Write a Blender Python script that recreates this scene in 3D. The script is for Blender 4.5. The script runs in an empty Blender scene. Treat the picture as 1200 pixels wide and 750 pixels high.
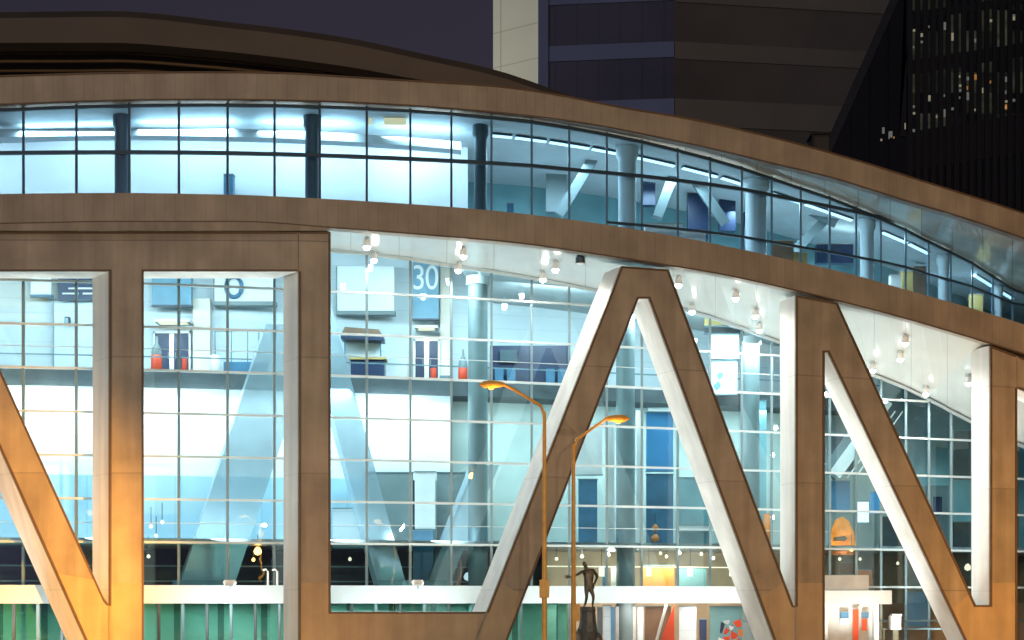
import bpy, bmesh, math, random
from mathutils import Vector, Matrix
random.seed(7)
S = bpy.context.scene
COL = S.collection
# ------------------------------------------------------------------ camera model (measured from the photo)
PX = 33.0            # pixels of the 1200 px wide photo per metre at distance D
F = 1800.0
D = F / PX           # 54.5 m
HZ = 703.0           # horizon row
CZ = 3.2             # camera height
def P(x, y, zn):
    return Vector(((x-600)/PX*zn, D*(zn-1), CZ+(HZ-y)/PX*zn))
def H(y, zn): return CZ+(HZ-y)/PX*zn      # world height of a row at a depth
def Yof(zn): return D*(zn-1)
def Xof(x, zn): return (x-600)/PX*zn

def pchip(pts):
    xs = [p[0] for p in pts]; ys = [p[1] for p in pts]; n = len(xs)
    d = [(ys[i+1]-ys[i])/(xs[i+1]-xs[i]) for i in range(n-1)]
    m = [d[0]] + [0 if d[i-1]*d[i] <= 0 else 2*d[i-1]*d[i]/(d[i-1]+d[i]) for i in range(1, n-1)] + [d[-1]]
    def f(x):
        if x <= xs[0]: return ys[0]+m[0]*(x-xs[0])
        if x >= xs[-1]: return ys[-1]+m[-1]*(x-xs[-1])
        i = max(k for k in range(n-1) if xs[k] <= x)
        h = xs[i+1]-xs[i]; t = (x-xs[i])/h
        return ((2*t**3-3*t*t+1)*ys[i]+(t**3-2*t*t+t)*h*m[i]+(-2*t**3+3*t*t)*ys[i+1]+(t**3-t*t)*h*m[i+1])
    return f
def zf(x):                       # front (fascia, letters) depth
    return 1+0.15*(max(x-150, 0)/1040)**2+0.02*(min(x-150, 0)/500)**2
def zg(x):                       # main glass wall
    u = (x-250)/860
    return 1.088+0.10*u+0.07*u*u if u > -0.5 else 1.088-0.05+0.0175-0.0+0.0*u
def zs(x): return zg(x)+0.07     # edge of the upper concourse slab
def zw(x): return zg(x)+0.14     # concourse back wall
up_top = pchip([(-400,101),(-150,94),(20,89),(130,86),(250,85),(330,86),(400,90),(480,95),(577,101),(633,108),(733,127),(800,138),(900,160),(1000,187),(1083,213),(1190,247),(1330,296),(1500,360)])
up_bot = pchip([(-400,133),(-150,127),(20,122),(100,119),(200,117),(268,117),(375,119),(480,124),(570,131),(667,142),(800,167),(907,192),(973,208),(1067,237),(1115,251),(1190,276),(1330,326),(1500,392)])
lo_top = pchip([(-400,232),(-150,229),(20,227),(130,226),(268,228),(400,234),(480,239),(570,246),(667,257),(793,277),(868,292),(937,307),(1000,322),(1060,339),(1138,361),(1190,377),(1330,424),(1500,488)])
lo_bot = pchip([(-400,268),(-150,264),(20,262),(130,260),(280,260),(390,267),(507,276),(600,284),(693,297),(777,310),(843,321),(930,340),(1000,357),(1067,375),(1158,402),(1190,412),(1330,460),(1500,525)])
gl_top = pchip([(-400,135.5),(20,124),(200,119),(375,121),(480,126),(570,133),(667,147),(750,163),(795,174),(833,184),(870,195),(905,207),(937,218),(973,230),(1003,242),(1032,254),(1061,267),(1086,280),(1139,306),(1182,334),(1330,415),(1500,500)])
sf_bk = pchip([(-400,292),(100,286),(300,288),(400,293),(480,302),(528,310),(578,317),(667,333),(818,366),(871,384),(940,410),(1020,437),(1060,453),(1140,494),(1190,518),(1330,575),(1500,630)])
def zr(x):                       # ribbon glass depth: its head meets a level soffit
    z = zf(x); hb = (HZ-up_bot(x))*z
    return min(max(hb/(HZ-gl_top(x)), z+0.006), z+0.2)

# ------------------------------------------------------------------ mesh helpers
class MB:
    def __init__(s): s.v = []; s.f = []; s.uv = []
    def face(s, pts, uv=None):
        b = len(s.v); s.v += [Vector(p) for p in pts]; s.f.append(tuple(range(b, b+len(pts)))); s.uv += list(uv) if uv else [(0, 0)]*len(pts)
    def hull8(s, p):             # p: 4 front (ccw seen from front) + 4 back
        a = p[:4]; c = p[4:]
        s.face(a); s.face([c[3], c[2], c[1], c[0]])
        for i in range(4):
            j = (i+1) % 4; s.face([a[j], a[i], c[i], c[j]])
        return s
    def box(s, x0, x1, y0, y1, z0, z1):
        return s.hull8([Vector(q) for q in ((x0,y0,z0),(x1,y0,z0),(x1,y0,z1),(x0,y0,z1),(x0,y1,z0),(x1,y1,z0),(x1,y1,z1),(x0,y1,z1))])
    def bar(s, a, b, w, d=None, up=Vector((0, 0, 1))):
        d = d or w; a = Vector(a); b = Vector(b); t = (b-a).normalized()
        if abs(t.dot(up)) > .98: up = Vector((0, 1, 0))
        r = t.cross(up).normalized()*(w/2); u = r.cross(t).normalized()*(d/2)
        return s.hull8([a-r-u, a+r-u, a+r+u, a-r+u, b-r-u, b+r-u, b+r+u, b-r+u])
    def tube(s, pts, r, n=10, cap=True):
        pts = [Vector(p) for p in pts]; rs = r if isinstance(r, (list, tuple)) else [r]*len(pts); rings = []
        for i, p in enumerate(pts):
            t = (pts[min(i+1, len(pts)-1)]-pts[max(i-1, 0)]).normalized()
            up = Vector((0, 1, 0)) if abs(t.z) > .9 else Vector((0, 0, 1))
            u = t.cross(up).normalized(); w = t.cross(u)
            rings.append([p+(u*math.cos(k*2*math.pi/n)+w*math.sin(k*2*math.pi/n))*rs[i] for k in range(n)])
        for a, b in zip(rings, rings[1:]):
            for k in range(n):
                j = (k+1) % n; s.face([a[k], a[j], b[j], b[k]])
        if cap: s.face(rings[0][::-1]); s.face(rings[-1])
        return s
    def lathe(s, c, prof, n=16):     # prof: (radius, height) list
        c = Vector(c)
        return s.tube([c+Vector((0, 0, h)) for r, h in prof], [max(r, 1e-4) for r, h in prof], n)
    def loft(s, secs, closed=True, caps=True, us=None):
        m = len(secs[0])
        acc = 0
        for i in range(len(secs)-1):
            a, b = secs[i], secs[i+1]; L = (b[0]-a[0]).length
            for k in range(m if closed else m-1):
                j = (k+1) % m; hgt = (a[j]-a[k]).length
                s.face([a[k], b[k], b[j], a[j]], [(acc, 0), (acc+L, 0), (acc+L, hgt), (acc, hgt)])
            acc += L
        if closed and caps: s.face(secs[0]); s.face(secs[-1][::-1])
        return s
    def poly(s, front, off):         # prism from a (concave) outline and an offset to its back
        n = len(front); fr = [Vector(p) for p in front]; bk = [p+off for p in fr]
        s.face(fr); s.face(bk[::-1])
        for i in range(n):
            j = (i+1) % n; s.face([fr[j], fr[i], bk[i], bk[j]])
        return s
    def obj(s, name, mat, parent=None, smooth=False, weld=True, loc=None):
        me = bpy.data.meshes.new(name)
        org = Vector(loc) if loc is not None else (Vector(parent_world(parent)) if parent else Vector((0, 0, 0)))
        me.from_pydata([v-org for v in s.v], [], s.f)
        uvl = me.uv_layers.new(name='UVMap')
        for i, q in enumerate(s.uv): uvl.data[i].uv = q
        if weld:
            bm = bmesh.new(); bm.from_mesh(me)
            bmesh.ops.remove_doubles(bm, verts=bm.verts, dist=1e-5)
            bmesh.ops.recalc_face_normals(bm, faces=bm.faces)
            ng = [f for f in bm.faces if len(f.verts) > 4]
            if ng: bmesh.ops.triangulate(bm, faces=ng)
            bm.to_mesh(me); bm.free()
        if smooth:
            for p in me.polygons: p.use_smooth = True
            try: me.set_sharp_from_angle(angle=math.radians(35))
            except Exception: pass
        me.materials.append(mat)
        o = bpy.data.objects.new(name, me); COL.objects.link(o)
        if parent: o.parent = parent
        else: o.location = org
        return o
def parent_world(o):
    v = Vector((0, 0, 0))
    while o: v += o.location; o = o.parent
    return v
def tag(o, label, cat, group=None, kind=None):
    if label: o['label'] = label
    if cat: o['category'] = cat
    if group: o['group'] = group
    if kind: o['kind'] = kind
    return o
def thing(name, label, cat, loc=(0, 0, 0), group=None):
    o = bpy.data.objects.new(name, None); COL.objects.link(o); o.location = loc; o.empty_display_size = .3
    return tag(o, label, cat, group)
def copy_tree(o, parent=None, loc=None):
    c = o.copy(); COL.objects.link(c)
    if parent: c.parent = parent
    if loc is not None: c.location = loc
    for ch in [k for k in bpy.data.objects if k.parent == o]: copy_tree(ch, c)
    return c

# ------------------------------------------------------------------ materials
def lin(r, g, b):
    f = lambda c: (c/255/12.92 if c/255 <= .04045 else ((c/255+.055)/1.055)**2.4)
    return (f(r), f(g), f(b), 1)
def mat(name, col, rough=.6, metal=0, var=.12, scale=1.5, bump=0, spec=.4):
    m = bpy.data.materials.new(name); m.use_nodes = True; nt = m.node_tree; b = nt.nodes['Principled BSDF']
    col = tuple(col) + ((1,) if len(col) == 3 else ())
    b.inputs['Roughness'].default_value = rough; b.inputs['Metallic'].default_value = metal
    b.inputs['Specular IOR Level'].default_value = spec
    tc = nt.nodes.new('ShaderNodeNewGeometry'); n = nt.nodes.new('ShaderNodeTexNoise'); n.inputs['Scale'].default_value = scale; n.inputs['Detail'].default_value = 5
    nt.links.new(tc.outputs['Position'], n.inputs['Vector'])
    r = nt.nodes.new('ShaderNodeMapRange'); r.inputs['From Min'].default_value = .3; r.inputs['From Max'].default_value = .7
    r.inputs['To Min'].default_value = 1-var; r.inputs['To Max'].default_value = 1+var
    nt.links.new(n.outputs['Fac'], r.inputs['Value'])
    mx = nt.nodes.new('ShaderNodeVectorMath'); mx.operation = 'SCALE'; mx.inputs[0].default_value = col[:3]
    nt.links.new(r.outputs['Result'], mx.inputs['Scale']); nt.links.new(mx.outputs[0], b.inputs['Base Color'])
    if bump:
        bp = nt.nodes.new('ShaderNodeBump'); bp.inputs['Strength'].default_value = bump; bp.inputs['Distance'].default_value = .02
        n2 = nt.nodes.new('ShaderNodeTexNoise'); n2.inputs['Scale'].default_value = scale*14; nt.links.new(tc.outputs['Position'], n2.inputs['Vector'])
        nt.links.new(n2.outputs['Fac'], bp.inputs['Height']); nt.links.new(bp.outputs[0], b.inputs['Normal'])
    m['scale_node'] = mx.name
    return m
def add_lines(m, axis, pitch, width, dark, uv=False, bump=.0, jitter=.0, off=0.0):
    """joints: narrow darker lines every PITCH metres along an axis of the world position (or the UV u)"""
    nt = m.node_tree; b = nt.nodes['Principled BSDF']; prev = b.inputs['Base Color'].links[0].from_socket
    src = nt.nodes.new('ShaderNodeUVMap' if uv else 'ShaderNodeNewGeometry'); sp = nt.nodes.new('ShaderNodeSeparateXYZ')
    nt.links.new(src.outputs['UV' if uv else 'Position'], sp.inputs[0])
    def M(op, a, bb=None):
        q = nt.nodes.new('ShaderNodeMath'); q.operation = op
        for i, v in enumerate((a, bb)):
            if v is None: continue
            if isinstance(v, (int, float)): q.inputs[i].default_value = v
            else: nt.links.new(v, q.inputs[i])
        return q.outputs[0]
    d = M('DIVIDE', M('ADD', sp.outputs['XYZ'.index(axis)], off), pitch); fr = M('FRACT', d); line = M('LESS_THAN', fr, width/pitch)
    fac = M('SUBTRACT', 1, M('MULTIPLY', line, 1-dark))
    if jitter:
        wn = nt.nodes.new('ShaderNodeTexWhiteNoise'); wn.noise_dimensions = '1D'; nt.links.new(M('FLOOR', d), wn.inputs['W'])
        fac = M('MULTIPLY', fac, M('ADD', 1-jitter, M('MULTIPLY', wn.outputs['Value'], 2*jitter)))
    v = nt.nodes.new('ShaderNodeVectorMath'); v.operation = 'SCALE'; nt.links.new(prev, v.inputs[0]); nt.links.new(fac, v.inputs['Scale'])
    nt.links.new(v.outputs[0], b.inputs['Base Color'])
    if bump:
        bp = nt.nodes.new('ShaderNodeBump'); bp.inputs['Strength'].default_value = bump; bp.inputs['Distance'].default_value = .03
        nt.links.new(M('SUBTRACT', 1, line), bp.inputs['Height']); nt.links.new(bp.outputs[0], b.inputs['Normal'])
    return m
def emit(name, col, st):
    m = bpy.data.materials.new(name); m.use_nodes = True; b = m.node_tree.nodes['Principled BSDF']
    b.inputs['Base Color'].default_value = (*col[:3], 1); b.inputs['Emission Color'].default_value = (*col[:3], 1); b.inputs['Emission Strength'].default_value = st
    return m
def glass(name, tint, base=.05, edge=.55, rough=.0):
    m = bpy.data.materials.new(name); m.use_nodes = True; nt = m.node_tree
    for n in list(nt.nodes):
        if n.type != 'OUTPUT_MATERIAL': nt.nodes.remove(n)
    out = [n for n in nt.nodes if n.type == 'OUTPUT_MATERIAL'][0]
    tr = nt.nodes.new('ShaderNodeBsdfTransparent'); tr.inputs[0].default_value = (*tint, 1)
    gl = nt.nodes.new('ShaderNodeBsdfGlossy'); gl.inputs['Roughness'].default_value = rough; gl.inputs['Color'].default_value = (.9, .95, 1, 1)
    lw = nt.nodes.new('ShaderNodeLayerWeight'); lw.inputs['Blend'].default_value = .5
    pw = nt.nodes.new('ShaderNodeMath'); pw.operation = 'POWER'; nt.links.new(lw.outputs['Facing'], pw.inputs[0]); pw.inputs[1].default_value = 4
    ma = nt.nodes.new('ShaderNodeMath'); ma.operation = 'MULTIPLY_ADD'; nt.links.new(pw.outputs[0], ma.inputs[0]); ma.inputs[1].default_value = edge; ma.inputs[2].default_value = base
    geo = nt.nodes.new('ShaderNodeNewGeometry'); nz = nt.nodes.new('ShaderNodeTexNoise'); nz.inputs['Scale'].default_value = .9; nt.links.new(geo.outputs['Position'], nz.inputs['Vector'])
    bp = nt.nodes.new('ShaderNodeBump'); bp.inputs['Strength'].default_value = .06; bp.inputs['Distance'].default_value = .05
    nt.links.new(nz.outputs['Fac'], bp.inputs['Height']); nt.links.new(bp.outputs[0], gl.inputs['Normal'])
    mx = nt.nodes.new('ShaderNodeMixShader'); nt.links.new(ma.outputs[0], mx.inputs[0]); nt.links.new(tr.outputs[0], mx.inputs[1]); nt.links.new(gl.outputs[0], mx.inputs[2])
    nt.links.new(mx.outputs[0], out.inputs['Surface'])
    return m

M = {}
M['clad'] = add_lines(mat('cladding_panels', (.285,.243,.185), .5, var=.17, scale=.9, bump=.2), 'Z', 4.15, .05, .72, jitter=.08, off=.6)
def add_streaks(m, amt, sx=2.2, sz=.16):
    nt = m.node_tree; b = nt.nodes['Principled BSDF']; prev = b.inputs['Base Color'].links[0].from_socket
    g = nt.nodes.new('ShaderNodeNewGeometry'); v = nt.nodes.new('ShaderNodeVectorMath'); v.operation = 'MULTIPLY'; v.inputs[1].default_value = (sx, sx, sz); nt.links.new(g.outputs['Position'], v.inputs[0])
    n = nt.nodes.new('ShaderNodeTexNoise'); n.inputs['Scale'].default_value = 1; n.inputs['Detail'].default_value = 6; nt.links.new(v.outputs[0], n.inputs['Vector'])
    r = nt.nodes.new('ShaderNodeMapRange'); r.inputs['From Min'].default_value = .38; r.inputs['From Max'].default_value = .62; r.inputs['To Min'].default_value = 1-amt; r.inputs['To Max'].default_value = 1+amt*.4; nt.links.new(n.outputs['Fac'], r.inputs['Value'])
    q = nt.nodes.new('ShaderNodeVectorMath'); q.operation = 'SCALE'; nt.links.new(prev, q.inputs[0]); nt.links.new(r.outputs[0], q.inputs['Scale']); nt.links.new(q.outputs[0], b.inputs['Base Color'])
    return m
add_streaks(M['clad'], .16)
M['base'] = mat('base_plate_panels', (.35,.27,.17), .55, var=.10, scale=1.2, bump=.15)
M['trim'] = mat('edge_trim_paint', (.10,.062,.035), .5, var=.15)
M['white'] = add_lines(mat('white_side_panels', (.74,.75,.72), .5, var=.07, scale=.7), 'Z', 4.15, .03, .85, off=.6)
M['fascia'] = add_lines(mat('fascia_panels', (.27,.23,.178), .5, var=.15, scale=.7), 'X', .36, .03, .86, uv=True, bump=.3, jitter=.03)
M['soffit'] = add_lines(mat('soffit_panels', (.42,.455,.44), .22, var=.05, scale=.5), 'X', 1.75, .03, .7, uv=True)
add_streaks(M['white'], .10); add_streaks(M['fascia'], .12, 1.4, .5); add_streaks(M['base'], .12)
M['mull'] = mat('mullion_metal', (.15,.23,.26), .4, .3, var=.05)
M['litmull'] = mat('lit_mullion_metal', (.06,.15,.24), .4, .3, var=.05)  # lighter copy of the dark mullion metal, for where it is lit
M['hrail'] = mat('transom_metal', (.46,.55,.57), .4, .2, var=.05)
M['dmull'] = mat('dark_mullion_metal', (.03,.06,.09), .4, .3, var=.05)
M['glass'] = glass('hall_glass', (.81,.93,.965), .05)
M['rglass'] = glass('gallery_glass', (.72,.865,.955), .06, .75)
M['green'] = glass('green_glass', (.54,.85,.77), .07)
M['wallwhite'] = mat('white_wall', (.72,.76,.78), .6, var=.05, scale=.4)
M['wallblue'] = add_lines(mat('pale_blue_wall', (.58,.67,.71), .6, var=.08, scale=.5), 'Z', .62, .03, .85)
M['reflw'] = mat('pale_reflection', (.52,.64,.70), .5, var=.06)  # half-clear pale tone standing in for reflections in the glass
_nt = M['reflw'].node_tree; _o = [n for n in _nt.nodes if n.type == 'OUTPUT_MATERIAL'][0]; _t = _nt.nodes.new('ShaderNodeBsdfTransparent'); _t.inputs[0].default_value = (.93,.98,1,1)
_m = _nt.nodes.new('ShaderNodeMixShader'); _m.inputs[0].default_value = .5; _nt.links.new(_t.outputs[0], _m.inputs[1]); _nt.links.new(_nt.nodes['Principled BSDF'].outputs[0], _m.inputs[2]); _nt.links.new(_m.outputs[0], _o.inputs['Surface'])
M['wallteal'] = mat('teal_wall', (.16,.33,.36), .6, var=.2, scale=.6)
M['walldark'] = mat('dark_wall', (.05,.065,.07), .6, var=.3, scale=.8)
M['wallwarm'] = mat('warm_wall', (.34,.28,.20), .6, var=.2, scale=.8)
M['slab'] = mat('dark_slab_edge', (.06,.075,.08), .6, var=.2)
M['ceil'] = mat('ceiling_board', (.5,.55,.56), .6, var=.05)
M['floor'] = mat('floor_terrazzo', (.30,.33,.34), .3, var=.15, scale=3)
M['colw'] = mat('round_column_paint', (.16,.21,.215), .45, var=.12, scale=.8)
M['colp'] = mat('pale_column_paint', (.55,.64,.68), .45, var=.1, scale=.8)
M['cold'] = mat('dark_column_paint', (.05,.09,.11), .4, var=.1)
M['bluep'] = mat('blue_panel', (.055,.165,.27), .4, var=.15)
M['signblue'] = mat('sign_blue_board', (.12,.27,.37), .4, var=.12)
M['shopw'] = mat('shop_board_white', (.46,.46,.43), .5, var=.1, scale=2)
M['navy'] = mat('navy_leaf', (.015,.03,.075), .35, var=.15)
M['red'] = mat('red_plastic', (.62,.06,.02), .4, var=.08)
M['orange'] = mat('orange_panel', (.65,.22,.05), .5, var=.15)
M['yellow'] = mat('yellow_panel', (.42,.30,.10), .5, var=.15)
M['wplast'] = mat('white_plastic', (.70,.72,.71), .4, var=.04)
M['brown'] = mat('brown_board', (.16,.09,.05), .5, var=.15)
M['copper'] = mat('copper_band', (.45,.20,.09), .4, .5, var=.15)
M['pole'] = mat('orange_lamp_post_paint', (.62,.34,.07), .45, .0, var=.12, scale=4)
M['bronze'] = mat('bronze_patina', (.11,.105,.085), .38, .7, var=.35, scale=6, bump=.3)
M['stone'] = mat('dark_granite', (.085,.09,.088), .35, 0, var=.3, scale=8)
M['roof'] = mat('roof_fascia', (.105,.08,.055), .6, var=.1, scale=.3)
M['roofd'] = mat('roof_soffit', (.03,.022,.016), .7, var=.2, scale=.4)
M['rooflt'] = mat('roof_rib_metal', (.17,.11,.06), .6, var=.2, scale=.4)
M['lamp'] = emit('downlight_lens', (1, .97, .92), 30)
M['strip'] = emit('strip_light_diffuser', (.72, .93, 1), 1.7)
M['warm'] = emit('warm_bulb', (1, .42, .08), 9)
M['cream'] = emit('cream_shade', (1, .83, .58), 1.1)
M['sodium'] = emit('sodium_lens', (1, .5, .12), .4)
M['scr'] = emit('blue_screen', (.035, .18, .36), .42)
M['scrw'] = emit('white_lightbox', (.85, .95, 1), .62)
M['can'] = mat('fixture_housing', (.35,.34,.30), .5, var=.1)
M['road'] = mat('asphalt', (.05,.05,.052), .8, var=.25, scale=2, bump=.4)
M['plaza'] = add_lines(add_lines(mat('plaza_paving', (.26,.24,.21), .7, var=.15, scale=1.5), 'X', 1.2, .02, .6), 'Y', 1.2, .02, .6)
M['kerb'] = mat('kerb_stone', (.33,.32,.30), .7, var=.15)

XS = [-420+20*i for i in range(97)]          # sample columns across the facade
MULL = [-406,-344,-282,-220,-158,-96,-34,28,90,152,210,267,322,375,430,481,529,576,623,667,711,752,794,832,869,904,938,972,1003,1032,1061,1088,1114,1139,1163,1186,1208,1229,1250,1270,1290,1309,1328,1347]

# ------------------------------------------------------------------ ground
g = MB(); g.face([(-900,-300,-.05),(900,-300,-.05),(900,1500,-.05),(-900,1500,-.05)]); tag(g.obj('ground', M['plaza'], weld=False), None, None, kind='structure')
g = MB(); g.face([(-400,-70,-.02),(400,-70,-.02),(400,-14,-.02),(-400,-14,-.02)]); tag(g.obj('road', M['road'], weld=False), None, None, kind='structure')
g = MB(); g.box(-400,400,-14,-13.7,-.2,.09); tag(g.obj('kerb_strip', M['kerb']), None, None, kind='structure')

# ------------------------------------------------------------------ letters
def plane_letter(x1, x2):
    i1, i2 = 1/zf(x1), 1/zf(x2)
    return lambda x: 1/(i1+(i2-i1)*(x-x1)/(x2-x1))
def inset(poly, d):
    n = len(poly); out = []
    area = sum(poly[i][0]*poly[(i+1) % n][1]-poly[(i+1) % n][0]*poly[i][1] for i in range(n)); sg = 1 if area > 0 else -1
    for i in range(n):
        p0, p1, p2 = Vector(poly[i-1]), Vector(poly[i]), Vector(poly[(i+1) % n])
        a = (p1-p0).normalized(); b = (p2-p1).normalized()
        na = Vector((-a.y, a.x))*sg; nb = Vector((-b.y, b.x))*sg
        q = na+nb; k = d/max(.35, (1+na.dot(nb))/1)*1
        out.append(tuple(p1+q*k))
    return out
def letter(ch, outline, plates, x1, x2, label, skip=(), shift=-20.0):
    zl = plane_letter(x1, x2); xm = (x1+x2)/2; z0 = zl(xm)
    zb = z0+.022; v = Vector((Xof(xm+shift, zb)-Xof(xm, z0), Yof(zb)-Yof(z0), 0))     # the side faces recede along this
    root = thing('letter_frame', label, 'letter', (Xof(xm, z0), Yof(z0), 0))
    fr = [P(x, y, zl(x)) for x, y in outline]
    fwd = -v.normalized()
    MB().poly([p+v*.06 for p in fr], v*.94).obj('side_panels', M['white'], root)
    MB().poly(fr, v*.058).obj('front_cladding', M['clad'], root)
    ins = inset(outline, 2.1); fi = [P(x, y, zl(x)) for x, y in ins]
    t = MB(); n = len(outline)
    for i in range(n):                                   # raised dark edge strip along the outline
        j = (i+1) % n
        if (outline[i][1] > 795 and outline[j][1] > 795) or i in skip: continue
        a, b, c, d = fr[i], fr[j], fi[j], fi[i]; o = fwd*.045
        t.hull8([a+o, b+o, c+o, d+o, a-fwd*.004, b-fwd*.004, c-fwd*.004, d-fwd*.004])
    t.obj('edge_trim', M['trim'], root)
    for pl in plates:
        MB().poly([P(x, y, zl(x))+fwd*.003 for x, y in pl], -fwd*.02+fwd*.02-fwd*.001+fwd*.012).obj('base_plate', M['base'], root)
    return root
YB = 806
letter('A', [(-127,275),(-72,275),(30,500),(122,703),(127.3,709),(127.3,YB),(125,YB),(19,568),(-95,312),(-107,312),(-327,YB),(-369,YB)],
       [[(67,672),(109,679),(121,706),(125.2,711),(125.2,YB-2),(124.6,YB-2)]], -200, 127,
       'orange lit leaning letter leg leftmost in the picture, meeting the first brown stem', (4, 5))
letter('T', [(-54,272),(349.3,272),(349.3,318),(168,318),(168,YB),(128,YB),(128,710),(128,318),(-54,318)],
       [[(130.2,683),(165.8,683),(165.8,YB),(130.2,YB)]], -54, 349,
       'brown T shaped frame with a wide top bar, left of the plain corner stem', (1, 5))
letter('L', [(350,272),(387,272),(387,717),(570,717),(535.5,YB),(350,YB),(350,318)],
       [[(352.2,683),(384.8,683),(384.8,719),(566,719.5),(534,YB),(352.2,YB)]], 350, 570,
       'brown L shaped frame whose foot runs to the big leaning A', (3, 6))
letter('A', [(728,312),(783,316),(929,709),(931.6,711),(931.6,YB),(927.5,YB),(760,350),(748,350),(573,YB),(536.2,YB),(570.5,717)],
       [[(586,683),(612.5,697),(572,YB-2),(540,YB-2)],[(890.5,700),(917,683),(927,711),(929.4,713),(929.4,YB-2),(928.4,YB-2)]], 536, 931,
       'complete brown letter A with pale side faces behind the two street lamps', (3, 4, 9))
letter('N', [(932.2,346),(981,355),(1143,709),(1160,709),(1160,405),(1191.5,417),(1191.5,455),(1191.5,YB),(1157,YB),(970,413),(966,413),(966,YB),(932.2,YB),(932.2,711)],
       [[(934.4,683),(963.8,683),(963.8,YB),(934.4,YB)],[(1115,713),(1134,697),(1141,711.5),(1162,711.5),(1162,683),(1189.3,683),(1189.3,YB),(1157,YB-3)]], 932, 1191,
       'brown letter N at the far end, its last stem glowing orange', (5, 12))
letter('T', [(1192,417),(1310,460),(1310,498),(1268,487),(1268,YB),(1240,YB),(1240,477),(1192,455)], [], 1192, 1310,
       'brown letter T just past the orange stem at the edge of view', (7,))

# ------------------------------------------------------------------ ribbon gallery
G = thing('gallery_ring', 'curved glazed gallery with brown fascias sweeping above the letters', 'building', (0, 12, 12))
def band(ytop, ybot, zfun, depth, xs=XS):
    secs = []
    for x in xs:
        a, b = P(x, ybot(x), zfun(x)), P(x, ytop(x), zfun(x)); o = Vector((0, depth, 0))
        secs.append([a, b, b+o, a+o])
    return secs
MB().loft(band(up_top, up_bot, zf, .5)).obj('upper_fascia', M['fascia'], G)
MB().loft(band(lo_top, lo_bot, zf, .5)).obj('lower_fascia', M['fascia'], G)
def dcopy(f, d): return lambda x: f(x)+d
# thin dark lips under and over the fascias
for f, s in ((up_top, -1), (up_bot, 1), (lo_bot, 1)):
    m = MB(); secs = []
    for x in XS:
        a = P(x, f(x)-.8, zf(x)); b = P(x, f(x)+.8, zf(x)); o = Vector((0, -.06, 0)); w = Vector((0, .02, 0))
        secs.append([b+o, a+o, a-w*.2, b-w*.2])
    m.loft(secs).obj('fascia_lip', M['trim'], G)
m = MB(); secs = []
for x in [k for k in XS if k <= 380]+[384]:
    zz = zf(x); a = P(x, lo_bot(x)+1.2, zz); b = P(x, 271.2, zz)
    secs.append([b+Vector((0,-.12,0)), a+Vector((0,-.12,0)), a+Vector((0,.4,0)), b+Vector((0,.4,0))])
m.loft(secs).obj('ledge', M['clad'], G)
def soffit(y0, z0, y1, z1, lift=.0, thick=.12, xs=XS):
    secs = []
    for x in xs:
        a = P(x, y0(x), z0(x)); b = P(x, y1(x), z1(x))
        secs.append([a, b, b+Vector((0,0,thick)), a+Vector((0,0,thick))])
    return MB().loft(secs)
zf2 = lambda x: zf(x)+.0095
soffit(lambda x: lo_bot(x)+.0, zf2, sf_bk, lambda x: zg(x)+.0015).obj('soffit', M['soffit'], G)
hb_up = lambda x: (HZ-up_bot(x))*zf(x)                                     # level height of the upper soffit (px units)
y_at = lambda hfun, zfun: (lambda x: HZ-hfun(x)/zfun(x))
soffit(up_bot, zf2, y_at(hb_up, lambda x: zr(x)+.004), lambda x: zr(x)+.004, thick=.1).obj('upper_soffit', add_lines(mat('upper_soffit_panels', (.50,.52,.47), .16, var=.2, scale=.5), 'X', 1.5, .04, .6, uv=True, jitter=.3), G)
zrb = lambda x: zr(x)+.17
h_ce = lambda x: hb_up(x)-2
soffit(y_at(h_ce, lambda x: zr(x)+.006), lambda x: zr(x)+.006, y_at(h_ce, zrb), zrb, thick=.2).obj('ceiling', M['ceil'], G)
zfe = lambda x: zr(x)+(.083 if x <= 545 else .17)
h_fl = lambda x: (HZ-lo_top(x)-10)*zf(x)
soffit(y_at(h_fl, lambda x: zf(x)+.012), lambda x: zf(x)+.012, y_at(h_fl, zfe), zfe, thick=.12).obj('floor_slab', mat('gallery_floor', (.5,.52,.52), .35, var=.08), G)
# roof deck
soffit(lambda x: up_top(x)+4, zf2, y_at(lambda x: (HZ-up_top(x)-4)*zf(x), lambda x: zr(x)+.2), lambda x: zr(x)+.2, thick=.1).obj('roof_deck', M['roofd'], G)
def wall_strip(hb, ht, zfun, xs, th=.2):
    secs = []
    for x in xs:
        z = zfun(x); X = Xof(x, z); Y = Yof(z); b = CZ+hb(x)/PX; t = CZ+ht(x)/PX
        secs.append([Vector((X,Y,b)), Vector((X,Y,t)), Vector((X,Y+th,t)), Vector((X,Y+th,b))])
    return MB().loft(secs)
wall_strip(h_fl, h_ce, lambda x: zr(x)+.075, [x for x in XS if x <= 540]+[548]).obj('back_wall', M['wallwhite'], G)
wall_strip(h_fl, h_ce, lambda x: zr(x)+.165, [x for x in XS if x >= 540]).obj('rear_wall', M['wallteal'], G)
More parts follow.
